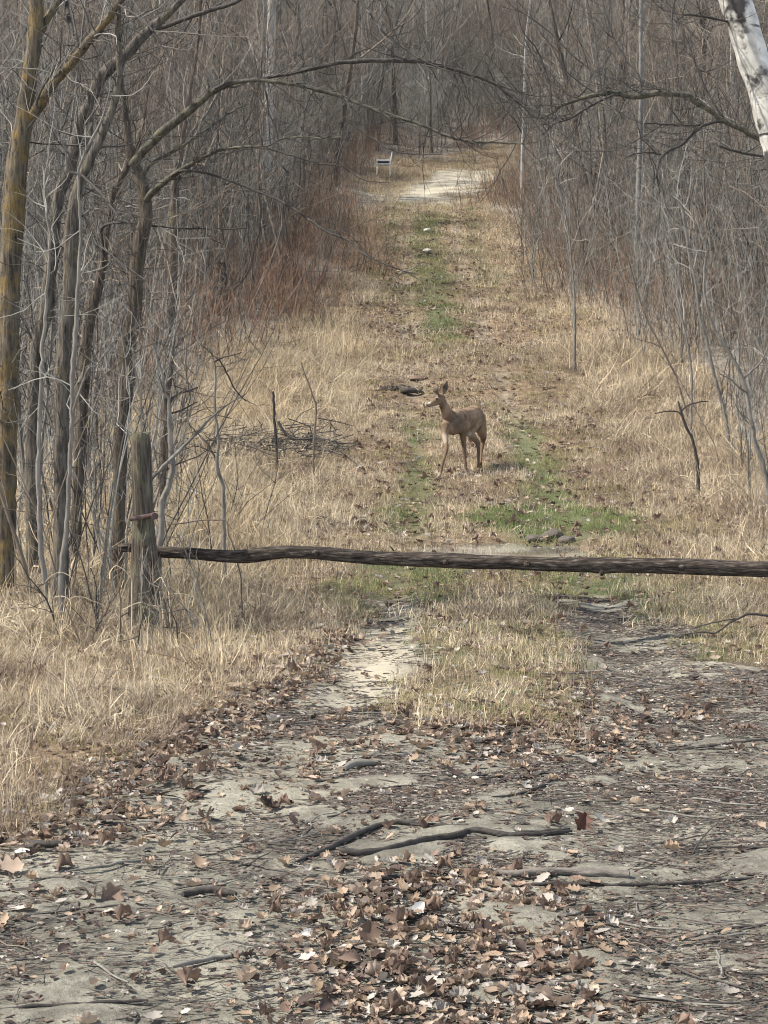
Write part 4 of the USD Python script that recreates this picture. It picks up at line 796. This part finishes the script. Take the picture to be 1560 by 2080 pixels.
# tangle of thin bare shrubs among the left trunks
rng = np.random.default_rng(51)
def shrub(rng, h, stems, spread, thin, twigs, lean=.25, sub=3, tl=.35):
    mb = MB()
    for _ in range(stems):
        a = rng.uniform(0, 6.28); r = spread * math.sqrt(rng.random()); p = np.array([r * math.cos(a), r * math.sin(a), -.1]); d = np.array([rng.normal(0, lean), rng.normal(0, lean), 1.]); L = h * rng.uniform(.55, 1.1); seg = 8; q = [p]
        for s in range(seg):
            d = d + rng.normal(0, .10, 3) * [1, 1, .3]; d /= np.linalg.norm(d); q.append(q[-1] + d * L / seg)
        q = np.array(q); rad = thin * rng.uniform(.7, 1.3) * np.linspace(1, .3, seg + 1)
        mb.add(*tube(q, rad, 5, False)); grow_twigs(mb, rng, q, rad * 1.2, twigs, L * tl, thin * .5, .35, sub, lo=.2)
    return mb
SHR = [(300, 1190, 13.6), (60, 1260, 12.0), (190, 1200, 13.0), (130, 1235, 12.6), (395, 1120, 15.5), (215, 1160, 14.5), (30, 1180, 14.5), (300, 1100, 16.5), (440, 1050, 17.5), (100, 1080, 17.0), (225, 1040, 19.0), (20, 1060, 18.5), (390, 980, 21), (160, 980, 22), (225, 1300, 11.3), (335, 1310, 11.2), (270, 1320, 11.0)]
SHL = ['behind the post', 'at the foot of the leftmost trunk', 'between the rusty trunk and the post', 'under the slender pale stem', 'right of the bent sapling', 'behind the rusty brown trunk', 'behind the leftmost trunk', 'beyond the post in bright grass',
       'beside the forked grey sapling', 'in the gap between the second and third trunks', 'seen past the arching tree', 'far behind the leftmost trunk', 'in sunlit grass left of the twig heap', 'far behind the third trunk', 'just left of the post foot', 'just right of the post foot', 'close in front of the post']
for k, ((px, py, Y), lb) in enumerate(zip(SHR, SHL)):
    b = at(px, py, Y); gz = H(b[0], b[1]); h_ = rng.uniform(1.6, 3.2) if k not in (0, 4, 8, 14, 15, 16) else (1.3 if k < 14 else .8)
    t = thing('bare_shrub', 'tangled leafless shrub ' + lb, 'shrub', None, (b[0], b[1], gz))
    tag(obj('stems', shrub(rng, h_, 5, .35, .006, 7, .22), mat[['twig_grey', 'twig_brown', 'twig_dark'][k % 3]], t), kind='stuff')

# brush heap of grey twigs and its white scrap
b = hit(560, 915); t = thing('twig_heap', 'heap of grey dead twigs lying in the left grass', 'brush heap', None, b)
mb = MB()
for _ in range(340):
    c = np.array([float(np.clip(rng.normal(0, .55), -1.2, .8)), rng.normal(0, .9), abs(rng.normal(0, .13)) + .02]); a = rng.uniform(0, 3.14); L = rng.uniform(.2, .6)
    d = np.array([math.cos(a), math.sin(a), rng.normal(0, .25)]) * L / 2; mid = c + rng.normal(0, .03, 3); mb.add(*tube(np.array([c - d, mid, c + d]), [.007, .006, .003], 4, False))
tag(obj('twigs', mb, mat['twig_dark'], t), kind='stuff')
b = hit(569, 930); m_ = slab(np.array([0, 0, 0]), .13, .05, .035, 6); t = thing('scrap', 'small white scrap lying in front of the twig heap', 'litter', None, b + [0, -.1, .09]); obj('scrap', m_, mat['white'], t)
# dead log beyond the deer and mud clods by the puddle
a_, b_ = hit(762, 794), hit(862, 799)
r = np.random.default_rng(9); p = resample(np.array([[*a_, .02], [*((a_ * .6 + b_ * .4) + [0, .08, .04]), .05], [*((a_ * .25 + b_ * .75) + [0, -.05, .03]), .042], [*(b_ + [0, 0, .0]), .02]]), .05)
tag(obj('fallen_branch', tube(p[:, :3] + r.normal(0, .008, (len(p), 3)), p[:, 3], 9, True, .2, r), mat['branch_dark'], smooth=50), 'dark rotten branch lying across the trail behind the deer', 'branch')
b = hit(452, 640); p = resample(np.array([[*(b - [0, 0, .1]), .16], [*(b + [.02, 0, .5]), .13], [*(b + [-.03, 0, 1.0]), .10]]), .06)
tag(obj('tree_stump', tube(p[:, :3], p[:, 3], 10, True, .15, r), mat['branch_dark'], smooth=50), 'dark upright stump in the rusty brush at far left', 'stump')
def rock(rng, s, squash=.6):
    m = trimesh.creation.icosphere(3, 1.0); v = m.vertices; m.vertices = v * (1 + .5 * (meshkit.fbm(v * 1.3 + rng.uniform(0, 9, 3), 4, 3) - .5))[:, None] * [1, 1, squash] * s; return m
h = hit(850, 771); tag(obj('dirt_clod', rock(rng, .17, .3).apply_translation(h + [0, 0, .02]), mat['leaf_brown'], smooth=True), 'low rusty brown clod on the trail above the deer', 'clod')
for (px, py, s, lb) in ((868, 472, .12, 'pale rounded stone upper of two in the middle of the far trail'), (868, 514, .12, 'pale flat stone lower of two in the middle of the far trail')):
    h = hit(px, py); tag(obj('stone', rock(rng, s, .6).apply_translation(h + [0, 0, .05]), mat['rock'], smooth=True), lb, 'stone')
for (px, py, s, lb) in ((1085, 1100, .08, 'dark mud clod at the near right rim of the puddle'), (1122, 1092, .10, 'dark mud clod at the far right rim of the puddle'), (1150, 1102, .08, 'small dark mud clod right of the puddle')):
    h = hit(px, py); tag(obj('dirt_clod', rock(rng, s, .55).apply_translation(h + [0, 0, .02]), mat['mud'], smooth=True), lb, 'clod')

# ------------------------------------------------------------------ deer
F = dict(RF=hit(888, 976), LF=hit(947, 960), LH=hit(972, 961), RH=hit(976, 952))
D0 = F['LF'][1]
def J(px, py, dy, r): return (at(px, py, D0 + dy), r)
def foot(k, r): return (F[k] + [0, 0, r * .8], r)
f0 = F['RF'][1] - D0
chains = [
    [J(963, 843, .50, .122), J(955, 847, .35, .125), J(940, 850, .12, .118), J(925, 850, -.10, .112), J(915, 859, -.22, .10)],
    [J(964, 849, .55, .112), J(957, 854, .40, .115), J(940, 860, .12, .112), J(920, 866, -.15, .108), J(914, 867, -.22, .092)],
    [J(917, 850, -.18, .09), J(908, 840, -.27, .072), J(903, 828, -.32, .057), J(899, 817, -.33, .046), J(896, 808, -.33, .05)],
    [J(896, 808, -.33, .052), J(890, 811, -.35, .043), J(880, 817, -.38, .03), J(870, 822, -.40, .022)],
    [J(893, 815, -.34, .040), J(880, 821, -.38, .024), J(871, 824, -.40, .018)],
    [J(907, 864, -.25, .068), J(904, 882, -.29, .044), J(906, 898, -.34, .030), J(907, 911, -.40, .027), J(902, 932, (f0 - .4) / 2, .0175), J(896, 955, f0 * .85, .0165), J(892, 967, f0 - .01, .022), foot('RF', .024), (F['RF'] + [-.028, -.02, .012], .017)],
    [J(937, 860, -.05, .078), J(940, 879, -.02, .048), J(942, 897, 0, .031), J(943, 914, .0, .029), J(945, 932, .0, .0165), J(946, 950, .0, .021), foot('LF', .023), (F['LF'] + [-.022, -.025, .012], .016)],
    [J(966, 849, .45, .108), J(959, 867, .32, .082), J(954, 879, .25, .056), J(963, 890, .25, .042), J(971, 900, .28, .031), J(972, 916, .18, .019), J(972, 940, .06, .0165), J(972, 952, .02, .021), foot('LH', .023), (F['LH'] + [-.02, -.025, .012], .016)],
    [J(970, 852, .52, .105), J(977, 872, .52, .072), J(982, 888, .58, .042), J(980, 899, .64, .03), J(977, 920, .5, .021), J(976, 940, .3, .019), foot('RH', .022), (F['RH'] + [-.02, -.025, .012], .016)],
    [J(974, 836, .66, .03), J(981, 846, .74, .032), J(982, 862, .76, .018)],
]
body = m3.Manifold()
def ball(p, r, n=14): return m3.Manifold.sphere(float(r), n).translate([float(a) for a in p])
for ch in chains:
    for (p0, r0), (p1, r1) in zip(ch[:-1], ch[1:]): body += (ball(p0, r0) + ball(p1, r1)).hull()
def ear(base, tip, side, w):
    a, b = base, tip; m_ = a * .45 + b * .55; pts = [a, m_ + side * w, b, m_ - side * w]
    return m3.Manifold.batch_boolean([ball(a, .016), ball(pts[1], .008), ball(b, .006), ball(pts[3], .008)], m3.OpType.Add).hull()
eb, et = J(900, 801, -.30, 0)[0], J(908, 774, -.26, 0)[0]; body += ear(eb, et, np.array([.85, .4, -.2]), .042)
eb2, et2 = J(890, 800, -.36, 0)[0], J(879, 785, -.42, 0)[0]; body += ear(eb2, et2, np.array([.6, -.3, .6]), .030)
body = body.refine_to_length(.014)
mm = body.to_mesh(); dm = trimesh.Trimesh(mm.vert_properties[:, :3], mm.tri_verts, process=True)
trimesh.smoothing.filter_taubin(dm, .5, .53, 10)
v = dm.vertices
def near(c, r0, r1): return 1 - sm(np.linalg.norm(v - c, axis=1), r0, r1)
coat = np.tile(np.array([.148, .10, .064]), (len(v), 1)) * (.1 + 1.8 * meshkit.fbm(v * [16, 16, 9], 4, 5))[:, None]
def blend(c, w): global coat; coat = coat * (1 - w[:, None]) + np.array(c) * w[:, None]
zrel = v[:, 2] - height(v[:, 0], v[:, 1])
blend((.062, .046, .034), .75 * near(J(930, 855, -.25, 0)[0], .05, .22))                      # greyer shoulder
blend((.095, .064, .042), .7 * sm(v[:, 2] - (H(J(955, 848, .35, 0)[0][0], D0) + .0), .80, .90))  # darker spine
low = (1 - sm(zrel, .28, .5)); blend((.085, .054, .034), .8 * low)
blend((.30, .25, .20), .8 * np.maximum(near(J(901, 890, -.35, 0)[0], .03, .09), .6 * near(J(892, 965, f0, 0)[0], .02, .06)))   # pale inside of the stepping leg
blend((.46, .42, .36), .6 * near(J(952, 880, .18, 0)[0], .02, .06))
blend((.28, .25, .21), np.maximum(near(J(872, 818, -.41, 0)[0], .012, .028), .8 * near(J(878, 827, -.39, 0)[0], .008, .03)))
blend((.55, .50, .44), .7 * near(J(887, 805, -.39, 0)[0], .01, .024))
blend((.018, .015, .014), near(J(866, 824, -.405, 0)[0], .014, .026))
blend((.03, .024, .02), .9 * np.maximum(near(J(905, 786, -.30, 0)[0], .02, .045), near(et, .01, .03)))
blend((.38, .30, .24), .8 * near(J(881, 788, -.42, 0)[0], .02, .06))
for k in F: blend((.015, .012, .011), 1 - sm(np.linalg.norm((v - F[k]) * [1, 1, 1.2], axis=1), .035, .05))
mat['coat'] = M('deer_coat', {'at': ('attribute', {'attribute': 'coat'}), 'g': ('geometry', {}), 'no': ('noise_texture', {'scale': 130., 'detail': 3.0}), 'b': ('bump', {'strength': .5, 'distance': .006}),
    'p': ('principled_bsdf', {'roughness': .85, 'specular_ior_level': .2})}, [('at.color', 'p.base_color'), ('g.position', 'no.vector'), ('no.fac', 'b.height'), ('b.normal', 'p.normal')], 'p.BSDF')
t = thing('deer', 'brown white-tailed deer stepping toward the left with its head turned in profile', 'deer')
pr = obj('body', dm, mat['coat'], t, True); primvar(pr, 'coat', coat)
ec = J(887, 809.5, -.40, 0)[0]; obj('eye', trimesh.creation.icosphere(2, .013).apply_translation(ec), mat['black'], t, True)

# ------------------------------------------------------------------ chair on the hill
b = hit(779, 357); t = thing('garden_chair', 'white chair with dark seat standing at the top of the hill trail', 'chair', None, b + [0, 0, .04])
def bar(p0, p1, r=.02): return tube(np.array([p0, p1], float), r, 8)
for sx in (-.28, .28):
    for sy in (-.22, .22): obj('leg', bar((sx, sy, -.05), (sx * .93, sy, .42)), mat['white'], t, 30)
obj('seat_frame', trimesh.creation.box([.62, .50, .05]).apply_translation([0, 0, .43]), mat['white'], t)
obj('seat', trimesh.creation.box([.5, .42, .09]).apply_translation([-.02, 0, .503]), mat['black'], t)
for sy in (-.25, .25): obj('armrest', MB().add(*bar((-.28, sy, .42), (-.27, sy, .62))).add(*bar((-.28, sy, .62), (.26, sy, .60))), mat['white'], t, 30)
for sy in (-.2, .2): obj('back_post', bar((.27, sy, .42), (.36, sy, .92)), mat['white'], t, 30)
for z in (.62, .74, .86): obj('back_slat', trimesh.creation.box([.03, .42, .07]).apply_translation([.29 + (z - .5) * .16, 0, z]), mat['white'], t)

# ------------------------------------------------------------------ wood on the hill
def tree_parts(rng, h, r0, lean=.06, n_limb=16, first=.3):
    trunk, crown = MB(), MB(); seg = 12; d = np.array([rng.normal(0, lean), rng.normal(0, lean), 1.]); q = [np.array([0, 0, -.3])]
    for s in range(seg):
        d = d + rng.normal(0, .05, 3) * [1, 1, 0]; d /= np.linalg.norm(d); q.append(q[-1] + d * h / seg)
    q = np.array(q); rad = r0 * (1 - .88 * np.linspace(0, 1, seg + 1) ** .9); trunk.add(*tube(q, rad, 7, False))
    for _ in range(n_limb):
        f_ = rng.uniform(first, .98); k = min(seg - 1, int(f_ * seg)); base = q[k] + (q[k + 1] - q[k]) * (f_ * seg - k); a = rng.uniform(0, 6.28)
        d = np.array([math.cos(a), math.sin(a), rng.uniform(.5, 1.6)]); d /= np.linalg.norm(d); L = h * rng.uniform(.14, .34) * (1.15 - .6 * f_); sg = 6; w = [base]
        for s in range(sg): d = d + rng.normal(0, .15, 3) + [0, 0, .07]; d /= np.linalg.norm(d); w.append(w[-1] + d * L / sg)
        w = np.array(w); rr = max(rad[k] * .42, .012) * np.linspace(1, .3, sg + 1); crown.add(*tube(w, rr, 4, False)); grow_twigs(crown, rng, w, rr, 9, L * .55, .0085, .3, 3)
    grow_twigs(crown, rng, q[seg // 2:], rad[seg // 2:], 10, h * .12, .009, .3, 3)
    return trunk, crown
def proto(name, parts):
    root = stage.CreateClassPrim('/World/' + name)
    for nm, me, ma, kd in parts:
        pr = obj(nm, me, ma, root)
        if kd: tag(pr, kind=kd)
    return root.GetPath()
def copies(name, cat, group, labels, protos, spots):
    for (x, y, yaw, s, k, lab) in spots:
        xf = UsdGeom.Xform.Define(stage, numbered('/World', name))
        xf.GetPrim().GetReferences().AddInternalReference(protos[k])
        xf.AddTranslateOp().Set(Gf.Vec3d(float(x), float(y), H(x, y) - .05)); xf.AddRotateZOp().Set(float(yaw)); xf.AddScaleOp().Set(Gf.Vec3f(float(s)))
        xf.GetPrim().SetInstanceable(True)
        tag(xf.GetPrim(), lab, cat, group)
rng = np.random.default_rng(71)
TP = []
for k in range(7):
    h_ = [12, 14, 10, 13, 9, 11, 15][k]; r0 = [.09, .12, .07, .10, .06, .08, .13][k]
    a, b = tree_parts(rng, h_, r0, .06, 18, .22); bm = ['far_bark', 'far_bark', 'smooth_pale', 'bark_grey', 'far_bark', 'twig_grey', 'bark_brown'][k]
    TP.append(proto(f'hill_tree_kind_{k}', [('trunk', a, mat[bm], None), ('crown', b, mat[['twig_grey', 'twig_grey', 'twig_brown', 'twig_grey', 'twig_dark', 'twig_grey', 'twig_brown'][k]], None)]))
spots, pts = [], []
tries = 0
while len(spots) < 285 and tries < 20000:
    tries += 1
    y = math.sqrt(rng.uniform(40 ** 2, 150 ** 2)); x = rng.uniform(-1, 1) * (1.5 + .215 * y)
    if float(forest_mask(np.array([x]), np.array([y]))[0]) < .9: continue
    if y < 101 and (x > TL(y) - .6 and x < TR(y) + .6): continue
    if any((x - a) ** 2 + (y - b) ** 2 < .9 for a, b in pts): continue
    pts.append((x, y)); k = int(rng.integers(7)); s = rng.uniform(.7, 1.15) * (.7 if y < 60 else 1)
    spots.append((x, y, rng.uniform(0, 360), s, k, None))
def lab_tree(x, y, k):
    side = 'left of the trail' if x < cx(min(y, 100)) else 'right of the trail'
    w = ['slim grey', 'stout grey', 'smooth pale', 'ridged grey', 'thin grey', 'slender grey', 'stout brown'][k]
    return f'{w} bare tree in the hillside wood {side}' if y < 101 else f'{w} bare tree in the wood above the top of the trail'
for (x, y, yaw, s, k, _) in spots:
    l = lab_tree(x, y, k); copies('hill_tree', 'tree', l.replace(' tree', ' trees', 1), None, TP, [(x, y, yaw, s, k, l)])
# slender saplings: the tangle among the left trunks, and the right bank
rng = np.random.default_rng(81); SP = []
for k in range(6):
    SP.append(proto(f'sapling_kind_{k}', [('stem', shrub(rng, [4.5, 3.2, 5.5, 2.6, 6., 3.8][k], [2, 3, 1, 3, 2, 2][k], .12, [.013, .009, .015, .008, .016, .011][k], [12, 9, 16, 8, 16, 11][k], .09, 3, .2), mat[['twig_grey', 'twig_pale', 'twig_brown', 'twig_grey', 'twig_grey', 'twig_dark'][k]], 'stuff')]))
W = ['tall grey', 'thin pale', 'tall brown', 'short grey', 'long grey', 'dark']
for _ in range(64):
    y = rng.uniform(12.3, 26); x = y * rng.uniform(-780, -430 - 6 * max(0, 20 - y)) / FPX; k = int(rng.integers(6))
    l = f'{W[k]} sapling in the tangle between the left trunks'; copies('sapling', 'sapling', l.replace('sapling', 'saplings'), None, SP, [(x, y, rng.uniform(0, 360), rng.uniform(.6, 1.0), k, l)])
for _ in range(90):
    y = rng.uniform(19, 50); x = float(TR(y)) + rng.normal(.9, 1.0)
    if y < 27: x = y * rng.uniform(690, 830) / FPX
    if x < TR(y) - .9 and y > 27: x = float(TR(y)) + .3
    k = int(rng.integers(6)); l = f'{W[k]} sapling crowding the right bank of the trail'; copies('sapling', 'sapling', l.replace('sapling', 'saplings'), None, SP, [(x, y, rng.uniform(0, 360), rng.uniform(.5, .95) * (.75 if y < 27 else 1), k, l)])
b = hit(862, 293); t = thing('pale_bush', 'pale blue grey leafless bush at the head of the trail', 'bush', None, b)
tag(obj('stems', shrub(np.random.default_rng(5), 4.4, 60, 1.2, .011, 10, .16, 3, .28), mat['twig_pale'], t), kind='stuff')
# undergrowth
und = []
for k in range(3): und.append(('clump', shrub(rng, 3.2, 9, .8, .011, 8, .13, 3, .3), mat['twig_grey']))
for k in range(2): und.append(('clump', shrub(rng, 2.6, 9, .8, .010, 8, .16, 3, .3), mat['twig_brown']))
und.append(('clump', shrub(rng, 3.0, 7, .8, .010, 6, .10, 2, .3), mat['twig_pale']))

und.append(('clump', shrub(rng, 1.3, 16, .7, .007, 6, .2, 2, .35), mat['twig_red']))
und.append(('clump', shrub(rng, 1.5, 14, .7, .007, 6, .2, 2, .35), mat['twig_brown']))
for k in range(2): und.append(('clump', shrub(rng, 6.5, 6, 1.1, .016, 16, .10, 4, .22), mat['twig_grey' if k else 'twig_brown']))
n = 17000
x, y = scatter(rng, n, 0, 0, 22, 160, (2.0, .23))
f_ = forest_mask(x, y); keep = rng.random(n) < f_ * np.where(y < 60, .9, .55)
x, y = x[keep], y[keep]; m = len(x)
edge = np.minimum(np.abs(x - TL(y)), np.abs(x - TR(y)))
low = (edge < 1.6) & (y < 104) | (rng.random(m) < .3)
id_ = np.where(low, np.where((rng.random(m) < np.where((x < 0) & (y < 66), .5, np.where((y > 55) & (y < 103), .35, .10))), 6, 7), rng.choice([0, 1, 2, 3, 4, 5, 8, 9], m, p=[.16, .15, .14, .11, .10, .10, .12, .12]))
sc = rng.uniform(.6, 1.25, m) * np.where(y < 32, .85, 1)
keep = (np.hypot(x + .05, y - 84.4) > 1.3) & ~((np.abs(x - 2.1) < 1.6) & (y > 99) & (y < 104)); x, y, id_, sc, m = x[keep], y[keep], id_[keep], sc[keep], int(keep.sum())
instancer('undergrowth', und, np.stack([x, y, height(x, y) - .05], 1), id_, quat_yaw(rng.uniform(0, 6.28, m)), sc, 'dense leafless undergrowth covering the hillside beside the trail')
